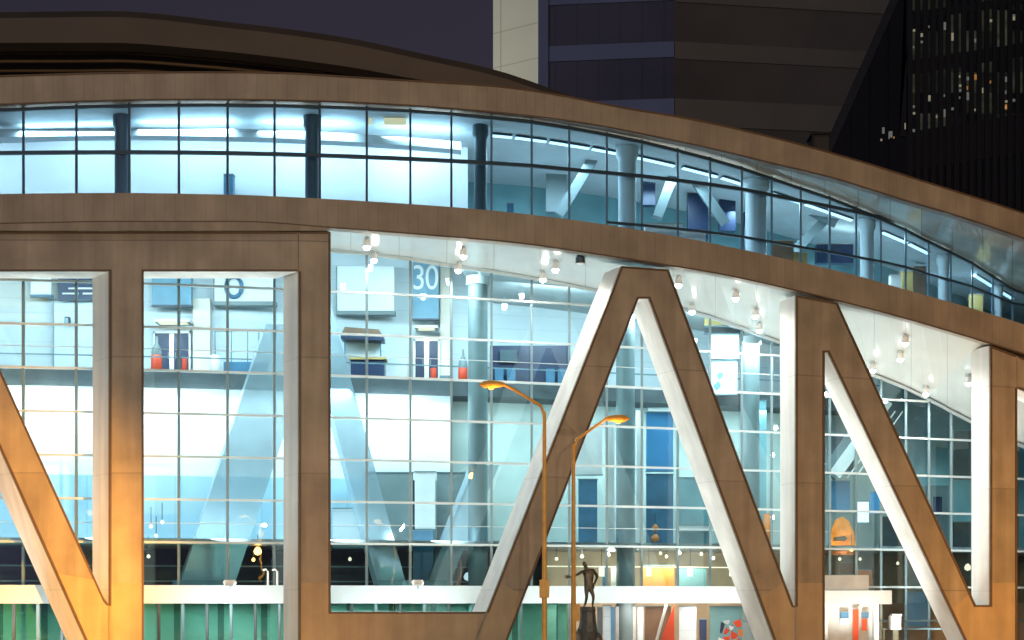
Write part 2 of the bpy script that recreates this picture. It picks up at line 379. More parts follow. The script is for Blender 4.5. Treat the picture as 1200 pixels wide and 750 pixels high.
# glazing of the ribbon
def glazing(xs, hb, ht, zfun, m, parent, name='glazing', th=.03):
    mb = MB()
    for a, b in zip(xs, xs[1:]):
        za, zb = zfun(a), zfun(b)
        A = Vector((Xof(a, za), Yof(za), 0)); B = Vector((Xof(b, zb), Yof(zb), 0)); o = Vector((0, th, 0))
        def q(p, h): return p+Vector((0, 0, CZ+h/PX))
        mb.hull8([q(A, hb(a)), q(B, hb(b)), q(B, ht(b)), q(A, ht(a)), q(A, hb(a))+o, q(B, hb(b))+o, q(B, ht(b))+o, q(A, ht(a))+o])
    return mb.obj(name, m, parent, weld=False)
glazing(MULL, h_fl, h_ce, zr, M['rglass'], G)
for x in MULL:
    z = zr(x); X, Y = Xof(x, z), Yof(z); w = .042 if x < 1000 else .036
    MB().box(X-w, X+w, Y-.08, Y-.004, CZ+h_fl(x)/PX, CZ+hb_up(x)/PX-.01).obj('mullion', M['dmull' if x < 560 else 'litmull'], G)
def rail(h, zfun, xs, w, dp, mtl, parent, off=-.125, name='transom'):
    secs = []
    for x in xs:
        z = zfun(x); X, Y = Xof(x, z), Yof(z)+off; zz = CZ+(h(x) if callable(h) else h)/PX
        secs.append([Vector((X,Y,zz-w/2)), Vector((X,Y,zz+w/2)), Vector((X,Y+dp,zz+w/2)), Vector((X,Y+dp,zz-w/2))])
    return MB().loft(secs).obj(name, mtl, parent)
xs_r = sorted(set(MULL))
rail(527, zr, xs_r, .13, .12, M['dmull'], G)
rail(466, zr, [x for x in xs_r if x > 700], .09, .12, M['dmull'], G)
rail(lambda x: hb_up(x)-4, zr, xs_r, .12, .10, M['dmull'], G)
# round columns behind the ribbon glass
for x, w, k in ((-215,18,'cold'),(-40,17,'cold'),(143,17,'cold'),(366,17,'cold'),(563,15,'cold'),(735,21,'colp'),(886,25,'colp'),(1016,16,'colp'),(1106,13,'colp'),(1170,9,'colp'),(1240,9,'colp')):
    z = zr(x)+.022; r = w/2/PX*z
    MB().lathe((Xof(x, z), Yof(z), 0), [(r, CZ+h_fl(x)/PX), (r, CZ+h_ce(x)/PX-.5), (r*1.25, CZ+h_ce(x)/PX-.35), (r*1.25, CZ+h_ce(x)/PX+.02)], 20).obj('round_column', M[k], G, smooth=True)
# inner details of the ribbon: bulkhead, braces, boxes, strip lights
def ib(x0, y0, x1, y1, zn, dep=.1):          # box facing the street, given by its outline at a depth
    X0, X1 = sorted((Xof(x0, zn), Xof(x1, zn))); Za, Zb = sorted((H(y0, zn), H(y1, zn)))
    return MB().box(X0, X1, Yof(zn), Yof(zn)+dep, Za, Zb)
rail(lambda x: hb_up(x)-14-(x-20)*.02, lambda x: zr(x)+.03, [x for x in XS if x <= 556], .30, .6, M['wallblue'], G, off=0, name='bulkhead')
for (xa, ya, xb, yb, w) in ((770,255,796,188,.42),(800,190,850,262,.2),(655,252,700,178,.28),(905,225,980,262,.14),(925,300,985,240,.16)):
    z = zr((xa+xb)/2)+.075
    MB().bar(P(xa, ya, z), P(xb, yb, z), w, .4).obj('brace', M['colw'], G)
LT = 'linear ceiling lights inside the gallery'
strips = [(575,600),(604,640),(644,690),(694,740),(744,790),(905,938),(944,998),(1034,1062),(1066,1088),(1142,1163),(1167,1186),(800,840),(846,890)]
for k, (a, b) in enumerate(strips):
    zz = lambda x: zr(x)+.035; pa = Vector((Xof(a, zz(a)), Yof(zz(a)), CZ+h_ce(a)/PX-.12)); pb = Vector((Xof(b, zz(b)), Yof(zz(b)), CZ+h_ce(b)/PX-.12))
    c = (pa+pb)/2
    r = thing('strip_light', 'slim pale linear ceiling light in the right half of the glazed gallery', 'ceiling light', c, LT)
    MB().bar(pa, pb, .16, .05).obj('diffuser', M['strip'], r)
    MB().bar(pa+Vector((0,0,.06)), pb+Vector((0,0,.06)), .22, .06).obj('housing', M['dmull'], r)
BX = [(928,296,946,312,'yellow',.05,'small yellow crate low in the gallery beside a mullion'),(1044,322,1056,343,'wplast',.05,'white box low in the gallery next to a yellow panel'),
      (1057,318,1070,346,'yellow',.055,'yellow display panel low in the right of the gallery'),(1138,345,1152,361,'yellow',.05,'yellow box near the dropping end of the gallery'),
      (756,262,800,272,'wplast',.03,'low white counter glowing at the middle of the gallery'),(800,270,827,279,'wplast',.03,'low white counter right of the middle round column'),
      (262,204,273,222,'bluep',.06,'small blue unit on the pale gallery wall'),(594,238,602,247,'bluep',.05,'tiny blue bin on the gallery floor past the dark column'),
      (905,282,930,302,'brown',.05,'dark brown cabinet low in the gallery behind the glass'),(957,286,1000,300,'navy',.08,'dark blue counter low behind the gallery glass'),
      (676,152,708,190,'navy',.11,'dark upper bay of the gallery left of the middle column'),(640,190,664,240,'colw',.12,'grey blue cabinet in the gallery left of the dark upper bay'),(752,196,768,232,'navy',.10,'dark cabinet in the gallery right of the middle column'),(806,226,830,272,'navy',.1,'low dark cabinet in the gallery past the white counter'),(872,240,884,286,'navy',.12,'narrow dark cabinet in the gallery by the big pale column'),(1072,312,1086,346,'brown',.09,'brown cabinet in the gallery between two columns'),
      (843,200,862,262,'navy',.1,'tall dark blue panel in the gallery left of the big pale column')]
for a in BX:
    z = zr((a[0]+a[2])/2)+a[5]; c = P((a[0]+a[2])/2, a[3], z)
    r = thing('gallery_cabinet' if a[4] in ('brown', 'navy') else 'display_box', a[6], 'cabinet' if a[4] in ('brown', 'navy') else 'box', c)
    ib(a[0], a[1], a[2], a[3]+8, z, .4).obj('body', M[a[4]], r)
    ib(a[0]-.6, a[1]-.8, a[2]+.6, a[1]-.02, z-.0006, .46).obj('top', M['can'], r)
# warm reflections in the gallery glass, built as glowing patches
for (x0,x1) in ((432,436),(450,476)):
    z = zr(460)+.018; o = ib(x0, 129, x1, 146, z, .08); r = o.obj('warm_reflection', emit('amber_reflection', (1,.75,.42), .75), None, loc=P(x0, 145, z))
    tag(r, 'narrow cream reflection patch high in the gallery' if x0 < 440 else 'square cream reflection patch high in the gallery left of the dark column', 'reflection')

# ------------------------------------------------------------------ main glass wall
W = thing('curtain_wall', 'tall gridded glass wall set back behind the brown letters', 'glass wall', (0, 8, 0))
h_top = lambda x: (HZ-sf_bk(x))*zg(x)
h_band_t = 18.5; h_band_b = -4.5; h_gnd = -CZ*PX
glazing(MULL, lambda x: h_band_b, h_top, zg, M['glass'], W)
for x in MULL:
    z = zg(x); X, Y = Xof(x, z), Yof(z)
    MB().box(X-.048, X+.048, Y-.12, Y-.004, CZ+h_band_t/PX if x < 880 else 0, CZ+h_top(x)/PX-.005).obj('mullion', M['mull'], W)
step = 54.4; rows = [18.5+step*k for k in range(1, 9)]
for h in rows:
    xs = [x for x in xs_r if h_top(x) > h+3]
    if len(xs) > 1: rail(h, zg, xs, .085, .12, M['hrail'], W, off=-.135)
for h in (18.5+step*5.5, 18.5+step*1.45):
    rail(h, zg, [x for x in xs_r if x < 1000 and h_top(x) > h+3], .025, .05, M['hrail'], W, off=-.06)
rail(h_band_t, zg, [x for x in xs_r if x >= 869], .085, .12, M['hrail'], W, off=-.135)
rail(h_band_t-step*.9, zg, [x for x in xs_r if x >= 869], .07, .12, M['mull'], W, off=-.135)
# white beam at the door heads
secs = []
for x in [k for k in XS if k <= 860]+[872]:
    z = zg(x)-.012; X, Y = Xof(x, z), Yof(z)
    b = CZ+h_band_b/PX; t = CZ+h_band_t/PX
    secs.append([Vector((X,Y,b)), Vector((X,Y,t)), Vector((X,Y+.6,t)), Vector((X,Y+.6,b))])
MB().loft(secs).obj('beam', mat('beam_paint', (.44,.52,.54), .45, var=.05), W)
# green glass doors below the beam
SF = thing('storefront', 'green glass shopfront under the white beam at street level', 'shopfront', (Xof(200, 1.09), Yof(1.09), 0))
DX = [-380+28.3*i for i in range(38)]
DX = [x for x in DX if x < 668]
glazing(DX, lambda x: h_gnd, lambda x: h_band_b-.3, lambda x: zg(x)+.002, M['green'], SF)
for i, x in enumerate(DX):
    z = zg(x)+.0005; X, Y = Xof(x, z), Yof(z)
    MB().box(X-.05, X+.05, Y-.05, Y+.08, 0, CZ+h_band_b/PX-.005).obj('door_post', M['mull'] if i % 2 else M['walldark'], SF)
wall_strip(lambda x: h_gnd, lambda x: 0, lambda x: zg(x)+.05, [x for x in XS if x <= 660]+[664], .15).obj('back_panel', add_lines(mat('mint_panel', (.36,.44,.40), .6, var=.12, scale=.6), 'X', 1.7, .25, .35), SF)

# ------------------------------------------------------------------ hall behind the glass
HI = thing('concourse_hall', 'bright two level concourse seen through the tall glass wall', 'interior', (0, 14, 0))
c = lambda v: (lambda x: v)
HS = 308.0; HB = 287.0; HG = 74.0
def slab(hb, ht, z0, z1, xs, name, m):
    secs = []
    for x in xs:
        a, b = z0(x), z1(x); B, T = CZ+hb/PX, CZ+ht/PX
        secs.append([Vector((Xof(x,a),Yof(a),B)), Vector((Xof(x,a),Yof(a),T)), Vector((Xof(x,b),Yof(b),T)), Vector((Xof(x,b),Yof(b),B))])
    return MB().loft(secs).obj(name, m, HI)
XL = [x for x in XS if x <= 1040]
slab(HB, HS, zs, lambda x: zw(x)+.02, XL, 'upper_floor', M['slab'])
slab(HG-1, HG+5, lambda x: zg(x)+.012, lambda x: zw(x)+.08, XS, 'lower_floor', M['floor'])
slab(h_gnd-6, h_gnd+.5, lambda x: zg(x)+.01, lambda x: zw(x)+.12, XS, 'ground_floor', M['floor'])
def h_hc(x):
    a = (HZ-sf_bk(x)+10)*(zw(x)+.05); k = min(1, max(0, (x-520)/60)); return a*(1-k)+min(a, max(h_fl(x)-12, h_top(x)+4))*k
wall_strip(c(HS), lambda x: max(h_hc(x)-2, HS+20), zw, XL).obj('upper_wall', M['wallblue'], HI)
wall_strip(c(168), c(HB), lambda x: zs(x)+.004, [x for x in XS if x <= 520]+[530]).obj('lower_wall', M['wallwhite'], HI)
wall_strip(c(HG+5), c(167.9), lambda x: zs(x)+.002, [x for x in XS if x <= 420]+[428]).obj('blue_falloff_wall', add_lines(mat('blue_falloff_wall', (.36,.58,.70), .35, var=.08, scale=.4), 'X', 1.73, .04, .8), HI)  # lower part of the white wall, its light falloff put in as blue
wall_strip(c(HG+5), c(HB), lambda x: zs(x)+.035, [x for x in XS if 500 <= x <= 1040]).obj('recess_wall', mat('sea_green_wall', (.33,.40,.37), .6, var=.15, scale=.5), HI)
wall_strip(c(h_gnd), c(HG), lambda x: zg(x)+.16, [x for x in XS if x <= 660], .2).obj('dark_rear_wall', M['walldark'], HI)
wall_strip(c(h_gnd), c(HG), lambda x: zg(x)+.13, [x for x in XS if 640 <= x], .2).obj('warm_rear_wall', M['wallwarm'], HI)
wall_strip(c(HG+5), lambda x: max(h_top(x)+40, 200), lambda x: zg(x)+.18, [x for x in XS if x >= 1000], .2).obj('rear_wall', M['wallteal'], HI)
soffit(lambda x: sf_bk(x), lambda x: zg(x)+.004, y_at(h_hc, lambda x: zw(x)+.05), lambda x: zw(x)+.05, thick=.15).obj('ceiling', M['ceil'], HI)
rail(HG-27, lambda x: zg(x)+.1, [x for x in XS if x <= 620], .06, .06, M['mull'], HI, off=0, name='handrail')
rail(HG-48, lambda x: zg(x)+.1, [x for x in XS if x <= 620], .06, .06, M['mull'], HI, off=0, name='handrail')
rail(lambda x: h_top(x)-2.5, lambda x: zg(x), xs_r, .12, .14, M['hrail'], W, off=-.15, name='head_trim')
rail(HS+20, lambda x: zs(x), XL, .05, .05, M['mull'], HI, off=0, name='handrail')

def rt(name, label, cat, x, y, z, group=None): return thing(name, label, cat, P(x, y, z), group)
# pale reflections in the glass, built as half-transparent leaning slabs
def reflection_leg(pts, zn, label):
    cx = sum(p[0] for p in pts)/4; r = rt('leaning_reflection', label, 'support', cx, 690, zn)
    MB().poly([P(x, y, zn) for x, y in pts], Vector((-.25, .7, 0))).obj('shaft', M['reflw'], r)
    MB().poly([P(pts[2][0]+4, 680, zn-.001), P(pts[3][0]-4, 680, zn-.001), P(pts[3][0]-4, 692, zn-.001), P(pts[2][0]+4, 692, zn-.001)], Vector((0, .75, 0))).obj('reflection_foot', M['mull'], r)
reflection_leg([(342,310),(375,310),(480,700),(447,700)], zg(400)+.03, 'pale leaning reflection in the glass, falling to the right beside the L stem')
reflection_leg([(312,380),(376,380),(270,700),(206,700)], zg(280)+.03, 'pale leaning reflection in the glass between the T and L stems')
reflection_leg([(556,545),(585,545),(520,700),(494,700)], zg(540)+.04, 'slim teal leaning reflection in the glass left of the big A')
# big round columns
for x, w, top, lab in ((560,23,300,'tall round grey column behind the glass left of the A'),(733,22,330,'round green grey column behind the glass inside the A'),(880,20,380,'round column behind the glass between the A and the N'),(1185,16,520,'round column behind the glass by the orange stem')):
    z = zg(x)+.035; r = rt('round_column', lab, 'column', x, 800, z); rad = w/2/PX*z; b = Vector((Xof(x, z), Yof(z), 0))
    MB().lathe(b, [(rad, 0), (rad, CZ+(h_top(x))/PX-.3)], 24).obj('shaft', M['colw'], r, smooth=True)
    MB().lathe(b, [(rad*1.2, CZ+h_top(x)/PX-.3), (rad*1.2, CZ+h_top(x)/PX+.05)], 24).obj('capital', M['ceil'], r, smooth=True)
    MB().lathe(b, [(rad*1.03, CZ+HG/PX+.15), (rad*1.03, CZ+HG/PX+.75)], 24).obj('collar', M['mull'], r, smooth=True)
# doors + blue signs of the upper concourse
def zc(x): return zw(x)-.004
def doors(x0, x1, yt, yb, lab):
    xm = (x0+x1)/2; z = zc(xm)-.003; r = rt('double_door', lab, 'door', xm, yb, z)
    fr = MB(); w = (x1-x0)
    f = MB()
    for a, b, y0, y1 in ((x0-2.5, x0-.4, yt-3, yb), (x1+.4, x1+2.5, yt-3, yb), (xm-2.6, xm+2.6, yt, yb), (x0-2.5, x1+2.5, yt-4, yt-.2)):
        X0, X1 = Xof(a, z), Xof(b, z); f.box(X0, X1, Yof(z)-.05, Yof(z)+.1, H(y1, z), H(y0, z)+(0 if y0 < yt else -.01))
    f.obj('frame', M['wplast'], r)
    for a, b in ((x0, xm-2.8), (xm+2.8, x1)):
        l = ib(a, yt, b, yb, z, .08).obj('leaf', M['navy'], r)
        hx = b-1.6 if a == x0 else a+1.6
        ib(hx-.5, (yt+yb)/2-3, hx+.5, (yt+yb)/2+5, z-.0012, .05).obj('handle', M['mull'], l)
doors(182, 221, 391, 440, 'dark blue double doors on the upper level between the T and L stems')
doors(487, 513, 400, 448, 'dark blue double doors under the blue gate sign numbered 30')
def sign(x0, y0, x1, y1, lab, txt=None):
    xm = (x0+x1)/2; z = zc(xm)-.012; r = rt('gate_sign', lab, 'sign', xm, y1, z)
    ib(x0, y0, x1, y1, z, .35).obj('panel', M['signblue'], r)
    ib(x0-.6, y1+.03, x1+.6, y1+1.4, z-.001, .4).obj('lower_edge', M['navy'], r)
    if txt:
        cu = bpy.data.curves.new('lettering', 'FONT'); cu.body = txt; cu.align_x = 'CENTER'; cu.extrude = .008; cu.size = 30/PX*z*1.36; cu.space_character = .92
        o = bpy.data.objects.new('lettering', cu); COL.objects.link(o); o.parent = r
        o.location = Vector((Xof(498.5, z), Yof(z)-.02, H(339, z)))-r.location; o.rotation_euler = (math.pi/2, 0, 0); o.scale = (.82, 1, 1)
        cu.materials.append(M['wplast']); bpy.context.view_layer.update()
        me = bpy.data.meshes.new_from_object(o.evaluated_get(bpy.context.evaluated_depsgraph_get())); q = bpy.data.objects.new('lettering', me); COL.objects.link(q)
        q.parent = r; q.location = o.location; q.rotation_euler = o.rotation_euler; q.scale = o.scale; bpy.data.objects.remove(o); q.name = 'lettering'
        ib(489, 345.5, 510, 349, z-.0006, .02).obj('small_line', M['wallblue'], r)
sign(484, 301, 514, 373, 'tall blue gate sign showing a white number 30', '30')
sign(178, 316, 224, 357, 'plain blue sign above the doors between the T and L stems')
# gate light canopies above the doors
for x0, x1, y, lab in ((181, 222, 377, 'warm lit canopy above the doors between the T and L stems'), (486, 513, 384, 'warm lit canopy under the blue sign numbered 30')):
    xm = (x0+x1)/2; z = zc(xm)-.02; r = rt('door_canopy', lab, 'canopy', xm, y, z)
    ib(x0, y-3, x1, y, z, 1.0).obj('hood', M['wplast'], r); ib(x0+4, y+.02, x1-4, y+1.2, z+.002, .5).obj('diffuser', M['cream'], r)
# framed display boards
def board(x0, y0, x1, y1, lab, mark=False):
    xm = (x0+x1)/2; z = zc(xm)-.010; r = rt('display_board', lab, 'board', xm, y1, z)
    ib(x0, y0, x1, y1, z, .3).obj('panel', M['wallwhite'], r)
    ib(x0-1, y1+.03, x1+1, y1+4.5, z-.002, .5).obj('shelf', M['colw'], r); ib(x0-1.3, y0, x0-.05, y1, z-.001, .3).obj('edge', M['colw'], r)
    if mark:
        t = MB(); cx, cy = 274, 336; n = 22
        t.tube([P(cx+9*math.cos(a), cy+12*math.sin(a), z-.002) for a in [k/n*2*math.pi for k in range(n+1)]], .09, 8)
        t.obj('ring_mark', M['bluep'], r)
board(251, 296, 322, 353, 'white display board with a blue ring mark above the kiosk frame', True)
board(395, 312, 462, 364, 'white display board above the dark awning right of the L stem')
# dark menu screen at the left
z = zc(90)-.015; r = rt('menu_screen', 'dark screen with pale text lines at the left of the upper level', 'screen', 90, 350, z)
ib(68, 316, 112, 351, z, .25).obj('panel', M['navy'], r)
for y0, x0, x1 in ((337,80,108),(343,73,92),(343,97,110),(330,86,104)): ib(x0, y0, x1, y0+1.8, z-.001, .03).obj('text_line', M['wplast'], r)
z = zc(50)-.01; r = rt('partition', 'pale framed wall panel left of the dark menu screen', 'panel', 50, 345, z); ib(36, 318, 60, 345, z, .2).obj('panel', M['wallwhite'], r); ib(35, 345.1, 61, 347.5, z-.001, .25).obj('frame', M['bluep'], r)
z = zc(86)-.006; r = rt('partition', 'grey blue wall panel under the dark menu screen at the left', 'panel', 87, 440, z); ib(63, 353, 112, 446, z, .2).obj('panel', M['wallblue'], r); ib(62, 353, 62.95, 446, z-.001, .25).obj('edge', M['mull'], r)
q = P(79, 376, zc(79)-.012); r = thing('wall_speaker', 'small dark wall speaker on the grey blue panel at the left', 'speaker', q)
MB().box(q.x-.09, q.x+.09, q.y-.12, q.y+.15, q.z-.16, q.z+.16).obj('cabinet', M['walldark'], r); MB().box(q.x-.07, q.x+.07, q.y-.13, q.y-.122, q.z-.13, q.z+.1).obj('grille', M['mull'], r)
for x0, x1, y0, yb, lab in ((516,527,300,446,'cream pilaster right of the blue sign numbered 30'),(226,246,350,440,'cream wall pilaster right of the left double doors')):
    z = zc(x0)-.005; r = rt('pilaster', lab, 'pilaster', (x0+x1)/2, yb, z); ib(x0, y0, x1, yb, z, .3).obj('shaft', mat('cream_plaster', (.72,.66,.56), .6, var=.05), r); ib(x0-.8, yb-6, x1+.8, yb-.05, z-.002, .3).obj('plinth', M['mull'], r)
# kiosk 1: awning + counter
z = zw(425)-.05; r = rt('concession_stand', 'dark concession stand with brown awning right of the L stem', 'stand', 425, 446, z)
MB().poly([P(400,391,z), P(404,383,z), P(444,386,z), P(449,394,z)], Vector((0, .9, 0))).obj('awning', M['brown'], r)
MB().poly([P(399,391.2,z-.001), P(449.5,394.2,z-.001), P(449.5,399,z-.001), P(399,396.5,z-.001)], Vector((0, .95, 0))).obj('valance', M['navy'], r)
ib(411, 421, 450, 447, z, .8).obj('counter', M['navy'], r); ib(409, 418.5, 452, 421, z-.002, .95).obj('counter_top', M['yellow'], r)
for x in (404, 446): ib(x-.7, 398, x+.7, 447, z+.004, .08).obj('post', M['bluep'], r)
ib(405, 399, 446, 417, z+.014, .05).obj('back_panel', M['wallblue'], r)
# kiosk 2: open frame + blue counter
z = zw(290)-.05; r = rt('kiosk_frame', 'open framed kiosk with blue counter between the T and L stems', 'kiosk', 290, 440, z)
for x in (252, 271, 290, 303): ib(x-.6, 388, x+.6, 425, z, .06).obj('post', M['colw'], r)
ib(251, 386.5, 304, 388, z-.001, .1).obj('rail', M['colw'], r); ib(262, 424, 312, 440, z-.003, .6).obj('counter', M['bluep'], r)
# bins
BG = 'red bins on the upper concourse'
def bin_(x, w, yt, yb, lab, zz=None, lid=True, m='red', group=BG):
    z = zz or zs(x)+.012; rad = w/2/PX*z; b = P(x, yb, z); hh = (yb-yt)/PX*z
    r = thing('bin', lab, 'bin', b, group)
    MB().lathe(b, [(rad*.9, 0), (rad, .05), (rad, hh), (rad*.94, hh+.02)], 16).obj('body', M[m], r, smooth=True)
    if lid: MB().lathe(b+Vector((0,0,hh+.02)), [(rad*.9, 0), (rad*.95, .12), (rad*.75, .32), (rad*.3, .5), (rad*.25, .75), (.01, .8)], 16).obj('lid', M['colw'], r, smooth=True)
bin_(183.5, 13, 417, 437, 'red bin with domed lid beside the left doors')
bin_(216, 6, 420, 437, 'thin red bin at the right jamb of the left doors', lid=False)
bin_(542.5, 11, 431, 448, 'red bin with domed lid left of the grey round column')
bin_(508, 7, 432, 447, 'slim red bin beside the doors under the number 30', lid=False)
bin_(252, 12, 417, 437, 'white bin standing by the open framed kiosk', lid=False, m='wplast', group=None)
# dark seating bay right of the column
z = zs(620)+.03; r = rt('seating_bay', 'dark blue seating bay on the upper level left of the big A', 'seating', 620, 452, z)
ib(574, 405, 668, 458, z, .3).obj('back_panel', M['navy'], r)
for i, x in enumerate((580, 594, 640, 654)):
    s_ = ib(x, 432, x+10, 450, z-.012, .4).obj('seat', M['bluep'], r)
ib(586, 410, 606, 424, z-.004, .1).obj('screen', M['cold'], r)
# lower level panels
def panel(x0, y0, x1, y1, zn, m, name, lab, cat, dep=.12, frame=None):
    r = rt(name, lab, cat, (x0+x1)/2, y1, zn)
    ib(x0, y0, x1, y1, zn, dep).obj('panel', M[m], r)
    fm = M[frame or 'mull']
    ib(x0-.8, y0-1, x1+.8, y0-.03, zn-.0005, dep+.03).obj('head_trim', fm, r); ib(x0-.8, y1+.03, x1+.8, y1+1, zn-.0005, dep+.03).obj('foot_trim', fm, r)
    return r
zz = lambda x, d=.05: zg(x)+d
panel(428, 554, 484, 640, zz(455,.068), 'colw', 'partition', 'grey teal wall panel right of the leaning reflection at lower level', 'panel')
panel(512, 554, 545, 640, zz(528,.068), 'colw', 'partition', 'narrow grey teal wall panel left of the grey round column', 'panel')
panel(486, 553, 510, 620, zz(497,.06), 'wplast', 'hanging_screen', 'bright white hanging panel at lower level under the number 30', 'panel', .25)
panel(484, 622, 508, 686, zz(497,.05), 'bluep', 'pillar_wrap', 'blue wrapped pier under the bright white hanging panel', 'pier', .4)
panel(390, 596, 428, 642, zz(408,.05), 'wallblue', 'glass_balustrade', 'blue tinted balustrade at the lower level by the L stem', 'balustrade', .05)
panel(672, 498, 706, 556, zz(690), 'wplast', 'white_screen', 'large white screen inside the A left of the green column', 'screen', .2)
panel(678, 562, 700, 640, zz(690), 'bluep', 'partition', 'dark blue wall panel low inside the A behind the second lamp', 'panel', .2)
panel(712, 500, 720, 645, zz(715), 'wplast', 'white_pier', 'slim white pier inside the A left of the green column', 'pier', .3)
panel(746, 480, 753, 645, zz(748), 'wplast', 'white_pier', 'slim white pier inside the A right of the green column', 'pier', .3)
panel(757.5, 484, 789, 552, zz(772), 'scr', 'blue_screen', 'glowing blue screen hanging inside the A, the upper of two', 'screen', .15)
panel(757.5, 556, 789, 640, zz(772), 'bluep', 'partition', 'deep blue wall panel under the glowing blue screen', 'panel', .2)
panel(795, 560, 832, 640, zz(812), 'wallteal', 'partition', 'dull green wall panel beside the deep blue one', 'panel', .2)
panel(795, 616, 832, 622, zz(812,.045), 'wplast', 'shelf', 'white shelf across the dull green wall panel', 'shelf', .3)
panel(760, 478, 795, 482, zz(776,.045), 'wplast', 'light_bar', 'white bar above the glowing blue screen', 'bar', .2)
panel(832, 392, 866, 420, zz(850,.06), 'scrw', 'lit_poster', 'bright white lit poster high between the A and N', 'poster', .15)
pz = panel(834, 424, 864, 462, zz(850,.06), 'wplast', 'leaf_poster', 'cream poster with a dark green leaf shape between the A and N', 'poster', .15)
for pts in ([(840,440),(845,434),(848,440),(843,445)], [(836,452),(842,446),(845,452),(840,458)]): MB().poly([P(x, y, zz(850,.059)) for x, y in pts], Vector((0, .03, 0))).obj('leaf_mark', M['wallteal'], pz)
panel(826, 371, 858, 381, zz(842,.03), 'yellow', 'yellow_fascia', 'yellow sign strip under the soffit between the A and N', 'sign', .15)
panel(826, 384, 872, 390, zz(850,.05), 'walldark', 'dark_header', 'dark header beam above the lit white poster', 'beam', .2)
panel(870, 470, 898, 640, zz(884,.06), 'wallteal', 'partition', 'tall green wall panel between the A and the N stem', 'panel', .2)
panel(895, 602, 903, 640, zz(899,.04), 'orange', 'orange_board', 'narrow orange panel beside the A leg low by the N stem', 'panel', .1)
# warm shop band beneath
panel(753, 663, 790, 690, zz(772,.06), 'orange', 'poster', 'orange red poster low inside the A behind a cream pendant', 'poster', .1)
panel(716, 664, 737, 690, zz(727,.05), 'wplast', 'poster', 'white poster low inside the A right of the statue', 'poster', .1)
panel(706, 664, 712, 690, zz(709,.05), 'bluep', 'poster', 'narrow blue poster low inside the A right of the statue', 'poster', .1)
panel(796, 666, 828, 690, zz(812,.06), 'wallteal', 'poster', 'blue grey panel low inside the A behind the middle pendant', 'poster', .1)
rail(HG-27, lambda x: zg(x)+.045, [x for x in XS if 640 <= x <= 900], .05, .06, M['cream'], HI, off=0, name='light_rail')
PG = 'cream pendant lamps in the shop'
for x, lab in ((705,'cream pendant lamp just right of the bronze statue'),(760.5,'cream pendant lamp before the orange red poster'),(809,'cream pendant lamp before the blue grey panel'),(858,'cream pendant lamp beside the right leg of the A')):
    z = zg(x)+.04; t = Vector((Xof(x,z), Yof(z), H(664,z))); r = thing('pendant_lamp', lab, 'lamp', t, PG)
    MB().lathe(t-Vector((0,0,.42)), [(.12,0),(.12,.36),(.03,.42)], 14).obj('shade', M['cream'], r, smooth=True)
    MB().tube([t, t+Vector((0,0,.75))], .012, 6).obj('cord', M['dmull'], r)
# orange glow pieces
def bulb(x, y, zn, rad, lab, cat='lamp', m='warm', drop=.5):
    p = P(x, y, zn); r = thing('hanging_lamp', lab, cat, p)
    MB().lathe(p-Vector((0,0,rad)), [(.01,0),(rad*.8,rad*.35),(rad,rad),(rad*.7,rad*1.7),(rad*.25,rad*2.1)], 14).obj('globe', M[m], r, smooth=True)
    MB().tube([p+Vector((0,0,rad*1.0)), p+Vector((0,0,rad+drop))], .015, 6).obj('cord', M['dmull'], r)
bulb(302, 646, zg(302)+.05, .16, 'glowing orange lamp low between the T and L stems')
bulb(297, 656, zg(302)+.045, .07, 'tiny orange lamp beneath the glowing one by the L stem', drop=.3)
bulb(768, 619, zg(768)+.035, .15, 'small orange lamp, the upper of two before the blue wall', m='orange')
bulb(768, 631, zg(768)+.034, .18, 'small orange lamp, the lower of two before the blue wall', m='orange', drop=.2)
bulb(1134, 665, zg(1134)+.05, .16, 'small round pinkish lamp in the notch of the N', m='cream')
for i, (x, y, lab) in enumerate(((174,652,'lowest small cream lamp of the hanging string by the T stem'),(183,628,'second small cream lamp of the string by the T stem'),(190,612,'highest small cream lamp of the string by the T stem'),(177,617,'small cream lamp hanging leftmost high in the string by the T stem'))):
    bulb(x, y, zg(180)+.03+i*.002, .075, lab, m='cream', drop=.7)
# small scattered lamps of the lower hall
p0 = P(682, 652, zg(682)+.06); tl = thing('tiny_lamp', 'tiny warm lamp hanging in the lower hall behind the glass', 'lamp', p0, 'tiny warm lamps of the lower hall')
MB().lathe(p0-Vector((0,0,.09)), [(.01,0),(.06,.03),(.075,.08),(.05,.14),(.02,.17)], 10).obj('globe', M['cream'], tl, smooth=True); MB().tube([p0+Vector((0,0,.08)), p0+Vector((0,0,.6))], .012, 6).obj('cord', M['dmull'], tl)
for x, y, d in ((713,650,.05),(729,655,.07),(774,648,.04),(781,652,.08),(796,648,.05),(822,649,.05),(836,654,.07),(984,655,.05),(1008,655,.06),(1052,660,.06),(1072,655,.08),(652,655,.06),(905,655,.05),(1084,690,.05),(1106,672,.07),(120,655,.06),(60,660,.07),(410,655,.06),(448,662,.08)):
    copy_tree(tl, loc=P(x, y, zg(x)+d))
p0 = P(905, 533, zg(905)+.03); tl = thing('reflection_dot', 'small white reflection dot in the glass between the A and N', 'spotlight', p0, 'small white reflection dots in the right glass')  # bright dots reflected in the glass, built as small glowing lenses
MB().lathe(p0-Vector((0,0,.1)), [(.01,0),(.08,.02),(.09,.1),(.05,.18)], 10).obj('lens', M['lamp'], tl, smooth=True); MB().tube([p0+Vector((0,0,.08)), p0+Vector((.0,.3,.25))], .025, 6).obj('bracket', M['mull'], tl)
for x, y, d in ((909,501,.03),(905,606,.03),(728,519,.04),(968,462,.03),(855,524,.04),(1046,520,.05)): copy_tree(tl, loc=P(x, y, zg(x)+d))
